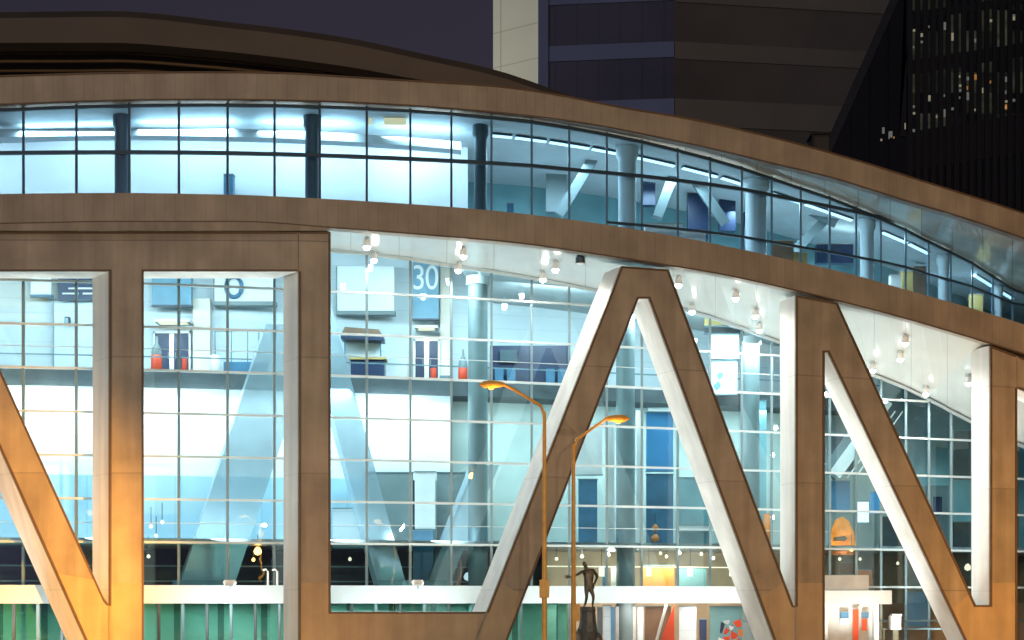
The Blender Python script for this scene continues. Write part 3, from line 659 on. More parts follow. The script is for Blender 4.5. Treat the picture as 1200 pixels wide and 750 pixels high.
# copper arch + white lamp
z = zg(530)+.05; r = rt('copper_arch', 'tall copper ring standing in the dark lower level left of the A', 'arch', 531, 690, z)
t = MB(); t.tube([P(531+8*math.cos(a), 668+26*math.sin(a), z) for a in [k/28*2*math.pi for k in range(29)]], .085, 8, cap=False); t.obj('ring', M['copper'], r, smooth=True)
ib(524, 690, 538, 696, z, .3).obj('foot', M['copper'], r)
bulb(548, 676, zg(548)+.045, .17, 'round white lamp in the dark lower level beside the copper ring', m='scrw')
# flood fixtures on the white beam
for x, y, lab in ((268,683,'white floodlight box on the beam between the T and L stems'),(489,683,'white floodlight box on the beam above the L foot')):
    z = zg(x)-.02; r = rt('beam_floodlight', lab, 'floodlight', x, 686, z); c0 = P(x, 683, z)
    MB().poly([P(x-7,682,z), P(x-5,679.5,z), P(x+6,679.5,z), P(x+7.5,682.5,z), P(x+6,686,z), P(x-5,686,z)], Vector((0,.35,0))).obj('housing', M['wplast'], r)
    ib(x-4, 684, x+5, 686.5, z-.001, .05).obj('lens', M['can'], r); MB().tube([P(x,686,z)+Vector((0,.2,0)), P(x,690,z)+Vector((0,.5,0))], .04, 8).obj('bracket', M['mull'], r)
for x in (314, 325):
    z = zg(x)-.014; MB().tube([P(x,686,z), P(x,670,z), P(x-3,667,z), P(x-6,668,z)], .04, 8).obj('vent_pipe', M['wplast'], None, loc=P(x,686,z))
    tag(bpy.data.objects[-1] if False else COL.objects[-1], 'short white bent pipe on the beam, '+('left of its twin' if x == 314 else 'right of its twin by the L stem'), 'pipe', 'bent pipes on the white beam')

def light(kind, name, loc, energy, col, aim=None, **kw):
    l = bpy.data.lights.new(name, kind); l.energy = energy; l.color = col
    for k, v in kw.items(): setattr(l, k, v)
    o = bpy.data.objects.new(name, l); COL.objects.link(o); o.location = loc
    if aim is not None: o.rotation_euler = (Vector(aim)-Vector(loc)).to_track_quat('-Z', 'Y').to_euler()
    return o
# ------------------------------------------------------------------ street level at the right
gz = lambda x, d=.03: zg(x)+d
def low(x0, y0, x1, y1, d, m, name, lab, cat, dep=.15): return panel(x0, y0, x1, y1, zz((x0+x1)/2, d), m, name, lab, cat, dep)
low(640,709,652,800,.03,'shopw','shop_board','white shop panel beside the foot of the big A','panel')
low(700,712,706,800,.03,'walldark','shop_board','dark narrow shop panel right of the statue plinth','panel')
low(707,710,716,800,.03,'wallblue','shop_board','pale blue shop panel right of the statue plinth','panel')
low(716,712,721,800,.025,'bluep','shop_board','narrow blue shop panel right of the statue plinth','panel')
low(722,711,745,800,.03,'shopw','shop_board','wide cream shop panel right of the statue','panel')
low(747,711,754,800,.03,'wallblue','shop_board','slim grey shop panel left of the brown one','panel')
low(756,711,786,800,.035,'brown','shop_board','brown shop panel behind the leaning white post','panel')
low(796,711,816,800,.03,'wallblue','shop_board','blue grey shop panel right of the red flag','panel')
low(820,726,828,800,.028,'navy','shop_board','small navy shop panel right of the red flag','panel')
low(832,711,890,800,.05,'wallteal','shop_board','dark green shop panel behind the red and white shapes','panel')
z = zz(780,.01); r = rt('red_flag', 'red triangular flag on a leaning white post at street level', 'flag', 770, 800, z)
MB().bar(P(781,708,z), P(756,800,z), .16, .1).obj('post', M['shopw'], r)
MB().poly([P(790,709,z+.001), P(791,800,z+.001), P(764,800,z+.001), P(776,745,z+.001)], Vector((0,.04,0))).obj('cloth', M['red'], r)
r = rt('pennant_stand', 'bunch of red, white and blue pennants on a post beside the A leg', 'pennants', 858, 800, zz(858,.01))
for i, (x, y, w, h, a, m) in enumerate(((846,736,5,14,.2,'navy'),(852,729,8,6,-.3,'wallblue'),(851,740,6,9,.6,'red'),(857,736,6,6,.1,'wplast'),(865,731,9,10,-.5,'red'),(860,745,9,9,.3,'red'),(868,742,6,10,-.2,'orange'),(852,749,8,8,-.4,'red'),(845,752,8,9,.2,'wplast'),(866,753,8,8,.5,'red'))):
    z = zz(x, .004+.0012*i); ca, sa = math.cos(a), math.sin(a)
    MB().poly([P(x+u*ca-v*sa, y+u*sa+v*ca, z) for u, v in ((-w/2,-h/2),(w/2,-h/2+1.5),(w/2-1,h/2-2),(0,h/2),(-w/2+1,h/2-2.5))], Vector((0,.04,0))).obj('pennant', M[m], r)
MB().tube([P(858,800,zz(858,.02)), P(858,732,zz(858,.02))], .05, 8).obj('post', M['mull'], r)
# canopy kiosk
z = zg(1000)-.03; r = rt('entrance_canopy', 'stepped white canopy box at the entrance right of the N stem', 'canopy', 1005, 800, z)
ib(940, 692, 1045, 708, z, 2.2).obj('lower_box', M['shopw'], r); ib(940, 674, 1018, 691.9, z+.006, 1.6).obj('upper_box', M['shopw'], r)
ib(945, 708.1, 1030, 800, z+.012, .2).obj('back_panel', M['shopw'], r)
for x in (968, 1026): ib(x-2, 708.1, x+2, 800, z+.004, .25).obj('post', M['shopw'], r)
for x0,y0,x1,y1,m,n,lab in ((999.5,714,1006,800,'red','banner','narrow red banner under the stepped white canopy'),(985,718,994.5,724,'bluep','small_sign','small blue sign left of the red banner'),(985,725,994.5,732,'wallblue','small_sign','pale sign under the small blue one left of the red banner'),(1010,718,1018,724,'bluep','small_sign','small blue sign right of the red banner'),(1010,725,1016,739,'red','small_sign','small red sign right of the red banner')):
    zc_ = z+.010; q = rt(n, lab, 'banner' if n == 'banner' else 'sign', (x0+x1)/2, y1, zc_); ib(x0,y0,x1,y1,zc_,.05).obj('face', M[m], q); ib(x0-.4,y0-.9,x1+.4,y0-.03,zc_-.0004,.07).obj('top_rod', M['mull'], q)
z = zg(1050)-.02; r = rt('pedestal', 'pale box on a post beside the entrance canopy', 'pedestal', 1050, 800, z)
ib(1044, 722, 1056, 738, z, .4).obj('box', M['shopw'], r); ib(1046.5, 738.1, 1053, 800, z+.003, .2).obj('post', M['mull'], r); ib(1046, 719.5, 1057, 721.9, z-.001, .45).obj('lid', M['ceil'], r)
z = zg(1070)-.015; r = rt('railing', 'thin grey railing at the right below the N diagonal', 'railing', 1070, 800, z)
MB().bar(P(1034,737,z), P(1128,737,z), .07).obj('top_rail', M['mull'], r)
for x in (1036, 1062, 1088, 1110): MB().bar(P(x,738.2,z), P(x,800,z), .05).obj('post', M['mull'], r)
# right hall pieces
panel(1062, 694, 1088, 734, zz(1075,.03), 'bluep', 'blue_window', 'blue window low beneath the N diagonal', 'window', .1)
z = zz(988,.05); r = rt('orange_lantern', 'big glowing orange lantern behind the glass right of the N stem', 'lantern', 988, 650, z)
MB().poly([P(x, y, z) for x, y in ((975,650),(974,622),(979,609),(987,605),(995,611),(1001,624),(1003,650))], Vector((.1,.5,0))).obj('shade', mat('amber_panel', (.72,.26,.03), .5, var=.35, scale=2.2), r)
MB().poly([P(x, y, z-.001) for x, y in ((977,630),(990,628),(993,631),(990,634),(977,634))], Vector((0,.03,0))).obj('band', M['walldark'], r)
MB().poly([P(x, y, z-.001) for x, y in ((974,645),(1004,645),(1004,649),(974,649))], Vector((0,.03,0))).obj('lower_rim', M['copper'], r)
light('POINT', 'lantern_glow', P(985,640,z-.012), 60, (1,.42,.08), shadow_soft_size=.12)
bulb(998, 643, zz(998,.035), .12, 'bright bulb at the foot of the big orange lantern')
panel(1004, 588, 1018, 612, zz(1011,.07), 'scrw', 'lit_screen', 'bright white screen right of the big orange lantern', 'screen', .1)
panel(1020, 577, 1032, 602, zz(1026,.075), 'scr', 'lit_screen', 'bright blue screen right of the white one by the N diagonal', 'screen', .1)
panel(1003, 668, 1022, 690, zz(1012,.05), 'orange', 'shop_board', 'orange board above the stepped canopy', 'board', .1)
panel(984, 660, 1000, 672, zz(992,.06), 'brown', 'shop_board', 'brown board above the stepped canopy', 'board', .1)
z = zz(1018,.05); r = rt('escalator', 'pale inclined escalator balustrade behind the glass right of the N stem', 'escalator', 990, 560, z)
MB().bar(P(978,556,z), P(1040,470,z), .16, .5).obj('balustrade', M['wplast'], r); MB().bar(P(970,556,z+.02), P(1046,452,z+.02), .5, .8).obj('underside', M['colw'], r)
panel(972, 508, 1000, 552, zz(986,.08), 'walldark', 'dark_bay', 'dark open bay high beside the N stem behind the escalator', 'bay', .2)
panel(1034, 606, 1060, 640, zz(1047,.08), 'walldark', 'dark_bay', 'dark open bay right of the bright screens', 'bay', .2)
panel(972, 564, 996, 600, zz(984,.085), 'bluep', 'partition', 'dull blue panel over the big orange lantern', 'panel', .2)
z = zz(1018,.045); r = rt('stair_rail', 'thin white inclined rails beside the escalator behind the glass', 'rail', 1000, 560, z)
for k in range(3): MB().bar(P(984+k*9,560,z), P(1040+k*9,482,z), .05, .05).obj('bar', M['wplast'], r)
panel(1064, 650, 1086, 688, zz(1075,.05), 'colw', 'partition', 'grey panel low beneath the N diagonal above the blue window', 'panel', .2)
panel(1094, 582, 1104, 604, zz(1099,.05), 'navy', 'dark_screen', 'small navy screen right of the N diagonal', 'screen', .1)
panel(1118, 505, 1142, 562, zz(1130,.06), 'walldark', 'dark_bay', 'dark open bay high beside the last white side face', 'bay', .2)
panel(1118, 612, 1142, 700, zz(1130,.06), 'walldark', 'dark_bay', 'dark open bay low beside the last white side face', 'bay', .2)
panel(1068, 570, 1112, 640, zz(1090,.07), 'colw', 'partition', 'grey wall panel behind the N diagonal', 'panel', .2)

# ------------------------------------------------------------------ soffit downlights
DG = 'downlights under the white soffit'
lab_d = 'small bright can downlight hanging under the pale soffit'
dl = [(430,285),(438,301),(543,296),(537,313),(636,324),(651,312),(811,362),(862,346),(885,367),(890,384),(1061,399),(1055,418),(1023,431),(1085,459),(1135,446),(795,330),(925,395)]
down_pts = []
def soffit_pt(x, y):
    h0, z0 = (HZ-lo_bot(x))*zf2(x), zf2(x); h1, z1 = (HZ-sf_bk(x))*(zg(x)+.0015), zg(x)+.0015
    k = HZ-y; den = (h1-h0)-k*(z1-z0); t = (k*z0-h0)/den if abs(den) > 1e-6 else .5
    t = min(.93, max(.07, t)); z = z0+t*(z1-z0); return Vector((Xof(x, z), Yof(z), CZ+(h0+t*(h1-h0))/PX))
proto = None
for x, y in dl:
    p = soffit_pt(x, y-7)
    if proto is None:
        proto = thing('downlight', lab_d, 'downlight', p, DG)
        MB().lathe(p-Vector((0,0,.36)), [(.12,0),(.135,.0),(.135,.24),(.06,.30),(.06,.37)], 14).obj('can', M['wplast'], proto, smooth=True)
        MB().lathe(p-Vector((0,0,.37)), [(.01,-.12),(.07,-.10),(.115,-.05),(.13,.0),(.13,.008)], 14).obj('lens', M['lamp'], proto, smooth=True)
    else: copy_tree(proto, loc=p)
    down_pts.append(p)
p = soffit_pt(680, 300); r = thing('dark_downlight', 'wide unlit dark can downlight near the top of the A', 'downlight', p)
MB().lathe(p-Vector((0,0,.28)), [(.17,0),(.18,.02),(.18,.22),(.10,.30)], 16).obj('can', M['dmull'], r, smooth=True); MB().lathe(p-Vector((0,0,.29)), [(.15,-.01),(.16,.006)], 16).obj('lens', M['wplast'], r)

# ------------------------------------------------------------------ street lamps
def street_lamp(px, ytop, hx, hy, zn, lab, box_y=None, behind=0):
    b = Vector((Xof(px, zn), Yof(zn), 0)); top = P(px, ytop, zn); head = P(hx, hy, zn)
    r = thing('street_lamp', lab, 'street lamp', b, 'orange street lamps before the letters')
    MB().tube([b+Vector((0,0,.0)), b+Vector((0,0,1)), top], [.105, .095, .06], 14).obj('pole', M['pole'], r, smooth=True)
    MB().lathe(b, [(.26,0),(.26,.12),(.17,.22),(.15,.6),(.12,.66)], 14).obj('base', M['pole'], r, smooth=True)
    s = 1 if hx > px else -1
    mid = (top+head)/2; arm = [top-Vector((0,0,.15)), top+Vector((s*.12,0,.18))]
    A = P(px+(hx-px)*.62, hy+(ytop-hy)*.14, zn); arm += [A, Vector((head.x-s*.35, head.y, head.z+.02))]
    MB().tube(arm, [.06,.055,.05,.045], 10).obj('arm', M['pole'], r, smooth=True)
    hd = MB()
    prof = [(-.45,.03),(-.3,.09),(0,.13),(.25,.12),(.42,.04)]
    hd.tube([head+Vector((s*q[0], 0, .02)) for q in prof], [q[1] for q in prof], 12); o = hd.obj('head', M['pole'], r, smooth=True)
    MB().lathe(head+Vector((s*.05,0,-.16)), [(.01,0),(.09,.03),(.12,.1)], 12).obj('lens', M['sodium'], o, smooth=True)
    if box_y:
        q = P(px, box_y, zn); MB().box(q.x-.16, q.x+.16, q.y-.14, q.y+.14, q.z-.3, q.z+.3).obj('junction_box', M['pole'], r)
    return r, head
L1, h1 = street_lamp(638, 482, 577, 451, .93, 'taller orange street lamp with its arm reaching left before the A', 690)
L2, h2 = street_lamp(672, 521, 723, 491, .965, 'shorter orange street lamp with its arm reaching right inside the A', None)
q = P(675, 718, .965); MB().box(q.x-.13, q.x+.13, q.y-.16, q.y+.1, q.z-.28, q.z+.28).obj('junction_box', M['pole'], L2)
# unseen street lamps, added to warm the letter fronts and right fascia
far_l = []
sd = copy_tree(L1, loc=Vector((36, -16, 0))); sd['label'] = 'added unseen street lamp along the kerb beyond the right end of the letters'; sd['group'] = 'added street lamps out of view'
for X in (-30, -11, 9, 28):
    c_ = copy_tree(L1, loc=Vector((X, -66, 0)))
    c_['label'] = 'unseen orange street lamp across the road behind the viewer'; c_['group'] = 'added street lamps out of view'
    far_l.append(Vector((X, -64.5, 10.2)))

# ------------------------------------------------------------------ statue
zst = 1.0
base = Vector((Xof(689, zst), Yof(zst), 0))
ST = thing('bronze_statue', 'dark bronze statue of an athlete reaching out, on a rough plinth', 'statue', base)
feet = H(711, zst)
MB().lathe(base, [(.62,0),(.62,.25),(.5,.3),(.46,feet-1.2),(.36,feet-.9),(.3,feet-.55),(.27,feet-.2),(.29,feet-.12),(.27,feet)], 9).obj('plinth', M['stone'], ST)
for (dx, w, hh) in ((-.34,.2,feet-.75),(.36,.22,feet-.9),(.1,.3,feet-1.1)):
    MB().lathe(base+Vector((dx,-.25,0)), [(w*1.1,0),(w,hh*.6),(w*.7,hh*.9),(.02,hh)], 7).obj('rock', M['stone'], ST)
def px2(x, y, dy=0): return P(x, y, zst)+Vector((0, dy, 0))-base
J = [('pelvis',(690,688,0),.17),('waist',(690,682,0),.155),('chest',(690,673,0),.20),('neck',(687,665.5,-.02),.075),('headlow',(685.5,662.5,-.05),.105),('headtop',(684,657.5,-.06),.09),
     ('lsh',(684.5,668.5,-.05),.09),('lel',(677,673,-.25),.062),('lwr',(670,676,-.35),.05),('lhand',(666,676.5,-.38),.06),
     ('rsh',(695.5,668.5,.05),.09),('rel',(700.5,676,.16),.062),('rwr',(697,683,.02),.05),('rhand',(695,686,-.04),.06),
     ('lhip',(687,691,0),.115),('lkn',(687.5,700,-.12),.075),('lan',(685.5,709,0),.05),('lft',(684,710.6,-.16),.045),
     ('rhip',(693,691,0),.115),('rkn',(695.5,700,-.04),.075),('ran',(694.5,709,.08),.05),('rft',(694.5,710.6,-.1),.045)]
idx = {j[0]: i for i, j in enumerate(J)}
E = [('pelvis','waist'),('waist','chest'),('chest','neck'),('neck','headlow'),('headlow','headtop'),('chest','lsh'),('lsh','lel'),('lel','lwr'),('lwr','lhand'),('chest','rsh'),('rsh','rel'),('rel','rwr'),('rwr','rhand'),('pelvis','lhip'),('lhip','lkn'),('lkn','lan'),('lan','lft'),('pelvis','rhip'),('rhip','rkn'),('rkn','ran'),('ran','rft')]
vs = [px2(*j[1]) for j in J]; es = [(idx[a], idx[b]) for a, b in E]; rad = [j[2]*.92 for j in J]
lh = vs[idx['lhand']]
for k, (dx, dz) in enumerate(((-.12,.07),(-.15,.03),(-.15,-.01),(-.12,-.05),(-.02,.10))):
    vs.append(lh+Vector((dx*.5,-.02,dz*.8))); vs.append(lh+Vector((dx,-.03,dz))); rad += [.018,.013]; n0 = len(vs)-2; es += [(idx['lhand'], n0), (n0, n0+1)]
rh = vs[idx['rhand']]
for k, (dx, dz) in enumerate(((-.05,-.13),(-.02,-.15),(.02,-.14),(.05,-.11),(-.09,-.04))):
    vs.append(rh+Vector((dx*.8,-.02,dz*.5))); vs.append(rh+Vector((dx,-.05,dz))); rad += [.018,.013]; n0 = len(vs)-2; es += [(idx['rhand'], n0), (n0, n0+1)]
me = bpy.data.meshes.new('figure'); me.from_pydata(vs, es, []); me.materials.append(M['bronze'])
fo = bpy.data.objects.new('figure', me); COL.objects.link(fo); fo.parent = ST
sk = fo.modifiers.new('skin', 'SKIN'); fo.modifiers.new('sub', 'SUBSURF').render_levels = 2
fo.modifiers['sub'].levels = 2; sk.use_smooth_shade = True
if not me.skin_vertices:
    bm = bmesh.new(); bm.from_mesh(me); bm.verts.layers.skin.verify(); bm.to_mesh(me); bm.free()
for i, sv in enumerate(me.skin_vertices[0].data): sv.radius = (rad[i], rad[i]*.85); sv.use_root = (i == 0)

# ------------------------------------------------------------------ arena roof behind
R_top = pchip([(-500,60),(-200,30),(20,21),(130,20),(270,33),(400,50),(500,71),(578,88),(633,106),(720,140),(820,190)])
R_bot = pchip([(-500,92),(-200,60),(20,50),(130,50),(230,57),(400,77),(483,92),(578,108),(650,125),(720,155),(820,205)])
zR = lambda x: 1.38+.00004*abs(x-100)
AR = thing('arena_roof', 'great curved brown roof edge with dark underside behind the gallery', 'roof', (Xof(100,1.4), Yof(1.4), 20))
XR = [-480+25*i for i in range(52)]
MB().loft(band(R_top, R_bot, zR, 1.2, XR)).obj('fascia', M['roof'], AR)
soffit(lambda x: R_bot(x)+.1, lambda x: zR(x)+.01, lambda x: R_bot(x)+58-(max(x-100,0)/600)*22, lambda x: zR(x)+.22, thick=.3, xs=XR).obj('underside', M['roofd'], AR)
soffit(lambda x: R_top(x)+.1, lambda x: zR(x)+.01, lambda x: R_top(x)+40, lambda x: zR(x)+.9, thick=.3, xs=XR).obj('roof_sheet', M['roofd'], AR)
for t, m in ((.15,'rooflt'),(.33,'rooflt'),(.52,'rooflt'),(.70,'rooflt')):
    pts = []
    for x in XR:
        y0, y1 = R_bot(x), R_bot(x)+58-(max(x-100,0)/600)*22; z = zR(x)+.01+.21*t
        pts.append(P(x, y0+(y1-y0)*t+1.2, z))
    MB().tube(pts, .16, 6).obj('rib', M[m], AR)

# ------------------------------------------------------------------ towers
def hx(name, label, cat, loc): return thing(name, label, cat, loc)
zt = 4.2
T = thing('office_tower', 'dark banded office tower with one pale lit flank above the gallery', 'tower', (Xof(700,zt), Yof(zt), 0))
A0 = P(578,0,zt+.085); A1 = P(631,0,zt); A2 = P(790,0,zt-.04); A3 = P(1075,0,zt+.06); ZT = 190
pale = add_lines(add_lines(mat('pale_stone', (.50,.49,.41), .7, var=.06, scale=.1), 'Z', 5.25, .16, .7), 'X', 9.0, .0, 1)
bluew = mat('blue_grey_panel', (.19,.23,.36), .6, var=.08, scale=.1)
glz = add_lines(mat('dark_glazing', (.09,.085,.12), .25, var=.25, scale=.06), 'X', 3.2, .15, .7)
bro = mat('dim_brown_panel', (.215,.19,.14), .6, var=.14, scale=.05); brd = mat('dim_brown_glazing', (.15,.13,.10), .35, var=.2, scale=.06)
def vwall(a, b, z0, z1, th=.6, push=0):
    a = Vector((a.x, a.y, 0)); b = Vector((b.x, b.y, 0)); t = (b-a).normalized(); n = Vector((t.y, -t.x, 0))
    o = n*push; k = n*th
    U = lambda p, z: Vector((p.x, p.y, z))
    return MB().hull8([U(a+o, z0), U(b+o, z0), U(b+o, z1), U(a+o, z1), U(a+o-k, z0), U(b+o-k, z0), U(b+o-k, z1), U(a+o-k, z1)])
vwall(A0, A1, 0, ZT).obj('pale_flank', pale, T)
vwall(A0, A0+(A1-A0)*.17, 0, ZT, .3, .03).obj('corner_strip', pale, T)
vwall(A1, A2, 0, ZT, 1).obj('glazed_front', glz, T)
vwall(A1, A1+(A2-A1)*.075, 0, ZT, .5, .55).obj('corner_pier', bluew, T)
vwall(A2, A3, 0, ZT, 1).obj('brown_front', brd, T)
def zrow(y): return H(y, zt)
for y0, y1 in ((-52,-40),(-8,7),(55,73),(121,150),(185,215)):
    vwall(A1, A2, zrow(y1), zrow(y0), .12, .14).obj('spandrel_band', bluew, T)
    vwall(A2+(A3-A2)*.003, A3, zrow(y1+2), zrow(y0), .12, .14).obj('spandrel_band', bro, T)
MB().face([Vector((p.x,p.y,ZT)) for p in (A0,A1,A2,A3)]); r_ = MB(); r_.poly([Vector((p.x,p.y,ZT)) for p in (A0,A1,A2,A3)], Vector((0,0,1))); r_.obj('roof', M['roofd'], T)
# dark glass tower with sloping edge
zd = 3.0
B = thing('glass_tower', 'near black glass tower with a sloping edge and scattered lit windows', 'tower', (Xof(1120,zd), Yof(zd), 0))
blk = add_lines(mat('black_glass', (.012,.012,.013), .25, var=.3, scale=.08), 'X', 2.0, .22, .35)
def lit_cells(m, w, h, thr, col, st):
    nt = m.node_tree; b = nt.nodes['Principled BSDF']; g = nt.nodes.new('ShaderNodeNewGeometry'); d = nt.nodes.new('ShaderNodeVectorMath'); d.operation = 'DIVIDE'; d.inputs[1].default_value = (w, 60, h)
    f = nt.nodes.new('ShaderNodeVectorMath'); f.operation = 'FLOOR'; wn = nt.nodes.new('ShaderNodeTexWhiteNoise'); wn.noise_dimensions = '3D'
    nt.links.new(g.outputs['Position'], d.inputs[0]); nt.links.new(d.outputs[0], f.inputs[0]); nt.links.new(f.outputs[0], wn.inputs['Vector'])
    n2 = nt.nodes.new('ShaderNodeTexNoise'); n2.inputs['Scale'].default_value = .9; nt.links.new(g.outputs['Position'], n2.inputs['Vector'])
    r = nt.nodes.new('ShaderNodeMapRange'); r.inputs['From Min'].default_value = thr; r.inputs['From Max'].default_value = 1; nt.links.new(wn.outputs['Value'], r.inputs['Value'])
    q = nt.nodes.new('ShaderNodeMath'); q.operation = 'MULTIPLY'; nt.links.new(r.outputs[0], q.inputs[0]); nt.links.new(n2.outputs['Fac'], q.inputs[1])
    k = nt.nodes.new('ShaderNodeMath'); k.operation = 'MULTIPLY'; k.inputs[1].default_value = st; nt.links.new(q.outputs[0], k.inputs[0])
    b.inputs['Emission Color'].default_value = (*col, 1); nt.links.new(k.outputs[0], b.inputs['Emission Strength'])
blk3 = mat('black_glass_lit', (.012,.012,.013), .25, var=.3, scale=.08); lit_cells(blk3, 1.65, 2.2, .3, (.75,.80,.50), .07)
blk2 = mat('black_metal', (.010,.010,.010), .5, var=.3, scale=.1)
pts = [(905,330),(977,163),(1050,0),(1090,-90),(1480,-90),(1480,330)]
MB().poly([P(x, y, zd) for x, y in pts], Vector((6, 30, 0))).obj('body', blk, B)
MB().poly([P(1066,-88,zd-.001), P(1478,-88,zd-.001), P(1478,168,zd-.001), P(1066,168,zd-.001)], Vector((0,.04,0))).obj('window_field', blk3, B)
for k in range(17):
    x = 1066+k*9; MB().bar(P(x, -90, zd-.002), P(x, 300, zd-.002), .5, .5).obj('fin', blk2, B)
MB().poly([P(898,330,zd-.002), P(970,163,zd-.002), P(1043,0,zd-.002), P(1084,-92,zd-.002), P(1093,-92,zd-.002), P(1053,0,zd-.002), P(981,163,zd-.002), P(909,330,zd-.002)], Vector((.5,1.0,0))).obj('sloping_edge', mat('edge_steel', (.022,.023,.027), .5, var=.2), B)
MB().poly([P(1018,-60,zd-.003)+Vector((5,0,0)), P(1062,-60,zd-.003), P(1062,160,zd-.003), P(1054,160,zd-.003)], Vector((0,.6,0))).obj('pier', blk2, B)
for ya, yb, h in ((72,50,16),(155,133,46),(15,-2,10)):
    MB().poly([P(1062,ya,zd-.002), P(1480,yb-45,zd-.002), P(1480,yb-45+h,zd-.002), P(1062,ya+h,zd-.002)], Vector((0,.5,0))).obj('spandrel_band', blk2, B)
we = [emit('lit_window_cream', (.75,.72,.48), .15), emit('lit_window_dim', (.42,.46,.42), .12), emit('lit_window_orange', (1,.45,.12), .16)]
rnd = random.Random(3)
for k in range(46):
    row = rnd.choice((0,1,1,2)); x = rnd.uniform(1068, 1192) if row < 2 else rnd.uniform(1030, 1075)
    x = 1068+round((x-1068)/9)*9+2 if row < 2 else x
    y = {0: rnd.uniform(32, 62), 1: rnd.uniform(92, 138), 2: rnd.uniform(142, 160)}[row]-(x-1062)*.16+(6 if row == 1 else 0)
    w = rnd.choice((1.4, 2, 2.6, 4.2)); h = rnd.choice((3, 4, 6, 9, 2.6))*(1 if row < 2 else .8)
    ib(x, y, x+w, y+h, zd-.0035, .1).obj('lit_window', rnd.choices(we, (5, 8, .6))[0], B)
# rooftop box
z = 1.9; r = thing('rooftop_plant', 'small dark boxy plant room on the roof before the sloping tower edge', 'plant room', P(965, 175, z))
f = ib(953, 157, 973, 200, z, 1.6).obj('body', mat('plant_metal', (.05,.045,.035), .6), r); ib(951.5, 154.5, 974.5, 156.9, z-.004, 2.0).obj('cap', blk2, r)
for x in (952.5, 973): ib(x-.9, 157, x+.9, 200, z-.003, .1).obj('post', blk2, r)

# ------------------------------------------------------------------ world + lights
w = bpy.data.worlds.new('World'); S.world = w; w.use_nodes = True; nt = w.node_tree; bg = nt.nodes['Background']
sky = nt.nodes.new('ShaderNodeTexSky'); sky.sky_type = 'NISHITA'; sky.sun_disc = False
sky.sun_elevation = math.radians(3); sky.sun_rotation = math.radians(200); sky.dust_density = 2
hs = nt.nodes.new('ShaderNodeHueSaturation'); hs.inputs['Saturation'].default_value = .0
mxw = nt.nodes.new('ShaderNodeVectorMath'); mxw.operation = 'MULTIPLY'; mxw.inputs[1].default_value = (1.0, .90, 1.36)
nt.links.new(sky.outputs[0], hs.inputs['Color']); nt.links.new(hs.outputs[0], mxw.inputs[0]); nt.links.new(mxw.outputs[0], bg.inputs['Color'])
bg.inputs['Strength'].default_value = .0155
light('SUN', 'dusk_glow', (0,0,60), .16, (.92,.95,1), None, angle=math.radians(12)).rotation_euler = (math.radians(62), 0, math.radians(-30))
SOD = (1, .43, .06); STREET = (1, .77, .53)
for p in far_l: light('POINT', 'street_lamp_glow', p-Vector((0,0,.5)), 15500, STREET, shadow_soft_size=.2)
light('POINT', 'street_lamp_glow', (34.3,-16,9.6), 5500, (1,.50,.14), shadow_soft_size=.2)
for p, e in ((h1, 40), (h2, 40)): light('POINT', 'street_lamp_glow', p+Vector((0,-.1,-.35)), e, SOD, shadow_soft_size=.12)
# ground floodlights washing the outer letters (standing on the pavement below the picture)
def flood(loc, aim, e, deg, lab, col=SOD, blend=.8):
    r = thing('ground_floodlight', lab, 'floodlight', loc); d = (Vector(aim)-Vector(loc)).normalized(); p = Vector(loc)+Vector((0,0,.3))
    MB().bar(p-d*.2, p+d*.02, .35, .3).obj('housing', M['dmull'], r); MB().bar(p+d*.021, p+d*.03, .3, .25).obj('lens', M['sodium'], r); MB().bar(Vector(loc), p-d*.1, .08).obj('foot', M['dmull'], r)
    light('SPOT', 'flood_beam', p+d*.06, e, col, aim, spot_size=math.radians(deg), spot_blend=blend, shadow_soft_size=.15)
flood((-9.5,-12.2,0), (-17.6,0,4.6), 29000, 54, 'ground floodlight washing the leaning orange leg')
flood((20.6,-2.5,0), (22.3,7,4.2), 5000, 95, 'ground floodlight washing the last stem of the N')
flood((-7.2,-7.0,0), (-7.4,0,3.4), 900, 80, 'ground floodlight washing the foot of the L stem')
flood((12.0,-4.5,0), (12.6,4,3.6), 900, 80, 'ground floodlight washing the joint of the A and N')
# white downlights
for p in down_pts: light('SPOT', 'downlight_glow', p-Vector((0,0,.5)), 420, (1,.98,.92), p-Vector((0,0,5)), spot_size=math.radians(165), spot_blend=.5, shadow_soft_size=.1)
COOL = (.86,.975,1)
def area(x, h, zn, e, sx, sy, aim=(0,0,-1), col=COOL):
    loc = Vector((Xof(x, zn), Yof(zn), CZ+h/PX)); return light('AREA', 'interior_panel_light', loc, e, col, loc+Vector(aim), shape='RECTANGLE', size=sx, size_y=sy)
for x in (-60, 80, 220, 360, 500): area(x, hb_up(x)-10, zr(x)+.035, 290, 3.5, 1.2, (0,.5,-1))
for x in (640, 780, 900, 1010, 1110): area(x, hb_up(x)-10, zr(x)+.07, 420, 3, 1.0)
for x in (-60, 80, 220, 360, 500, 640, 780, 900): area(x, h_top(x)-8, zg(x)+.02, 420, 3.2, 1.0, (0,.9,-1))
for x in (-60, 80, 220, 360, 480): area(x, HB-6, zs(x)-.025, 190, 3.6, .5, (0, .5, -1))
for x in (600, 700, 800, 900): area(x, HB-6, zs(x)-.01, 240, 3.0, .8, (0, .2, -1))
for x in (1010, 1090, 1170): area(x, h_top(x)-10, zg(x)+.09, 170, 2.5, 1.2)
for x in (-60, 130, 280, 430, 560): area(x, h_band_b-2, zg(x)+.022, 110, 3.5, .4)
for x in (700, 780, 860): area(x, HG-4, zg(x)+.05, 260, 2.5, .5, (0,.5,-1), col=(1,.82,.62))
for x in (680, 760, 840, 1000): area(x, h_band_b+2, zg(x)+.012, 62, 2.2, .4, col=(1,.95,.88))
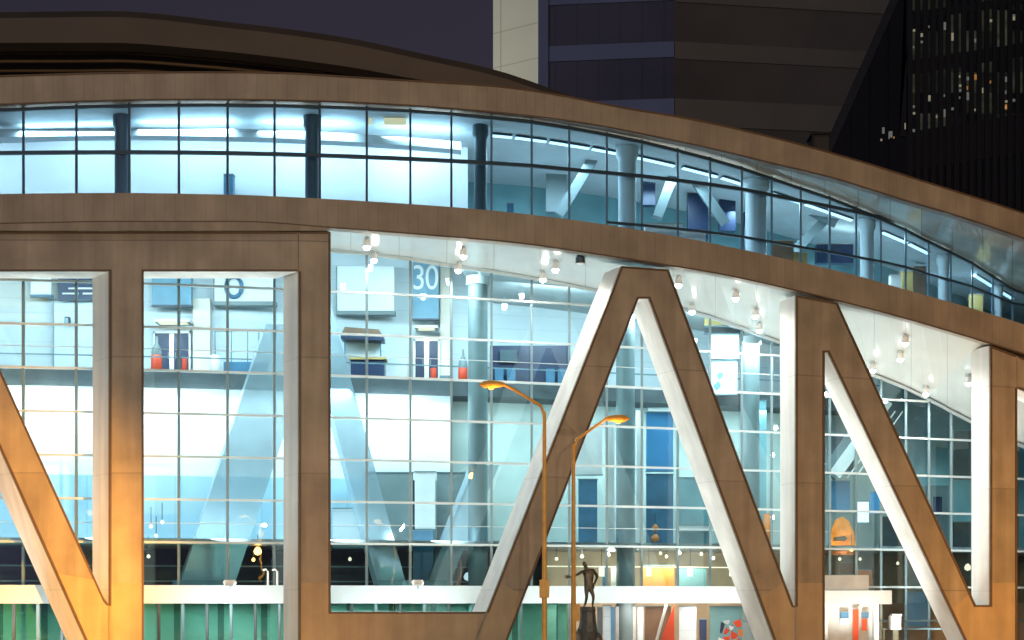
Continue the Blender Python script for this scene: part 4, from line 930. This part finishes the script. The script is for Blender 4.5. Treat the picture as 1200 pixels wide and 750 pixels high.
for x in (-60, 90, 240, 380, 500): area(x, HG+8, zg(x)+.012, 60, 3.2, .3, (0, 1, .45))  # added floor-level lights aimed up, brightening the leaning reflection slabs
light('POINT', 'lamp_glow', P(302,650,zg(302)+.045), 14, (1,.4,.08), shadow_soft_size=.1)
light('POINT', 'lamp_glow', P(998,646,zg(998)+.03), 20, (1,.45,.1), shadow_soft_size=.1)
for x in (201, 499): light('SPOT', 'door_canopy_glow', P(x, 384 if x < 300 else 388, zc(x)-.012), 260, (1,.74,.5), P(x, 450, zc(x)-.006), spot_size=math.radians(110), spot_blend=.9, shadow_soft_size=.1)
# unseen uplights added behind the letters to brighten soffit and side faces
UG = 'added paving uplights behind the letters'
ul = None
for x in (-30, 70, 240, 300, 440, 520, 660, 760, 830, 900, 1000, 1060, 1120, 1180):
    z = (zf(x)+.03+zg(x))/2; p = Vector((Xof(x,z), Yof(z), 0))
    if ul is None:
        ul = thing('added_uplight', 'added round uplight out of view in the paving behind the letters', 'uplight', p, UG)
        MB().lathe(p, [(.2,0),(.2,.03),(.16,.035)], 16).obj('ring', M['dmull'], ul); MB().lathe(p+Vector((0,0,.036)), [(.15,0),(.14,.01)], 16).obj('lens', M['lamp'], ul)
    else: copy_tree(ul, loc=p)
    light('SPOT', 'uplight_beam', p+Vector((0,0,.1)), 1700, (.97,1,.95), p+Vector((-.2,-.25,10)), spot_size=math.radians(100), spot_blend=.7, shadow_soft_size=.15)
# unseen spot added to light the pale flank of the office tower
mid = (A0+A1)/2; src = Vector((mid.x-80, mid.y+13, 60))
light('SPOT', 'added_tower_spot', src, 260000, (.98,1,.88), Vector((mid.x, mid.y, 82)), spot_size=math.radians(75), spot_blend=.9, shadow_soft_size=1)

# ------------------------------------------------------------------ camera + render
cam = bpy.data.cameras.new('camera'); co = bpy.data.objects.new('camera', cam); COL.objects.link(co)
cam.sensor_width = 36; cam.lens = 36*F/1200; cam.shift_y = (HZ-375)/1200; cam.clip_start = .1; cam.clip_end = 5000
co.location = (0, -D, CZ); co.rotation_euler = (math.pi/2, 0, 0); S.camera = co
S.render.engine = 'CYCLES'; S.cycles.use_denoising = True
try: S.cycles.denoiser = 'OPENIMAGEDENOISE'
except Exception: pass
S.cycles.max_bounces = 7; S.cycles.transparent_max_bounces = 16; S.cycles.diffuse_bounces = 2; S.cycles.glossy_bounces = 3
S.cycles.sample_clamp_indirect = 6; S.cycles.caustics_reflective = False; S.cycles.caustics_refractive = False
S.render.resolution_x = 1024; S.render.resolution_y = 640
S.view_settings.view_transform = 'Standard'; S.view_settings.look = 'None'; S.view_settings.exposure = .2; S.view_settings.gamma = 1
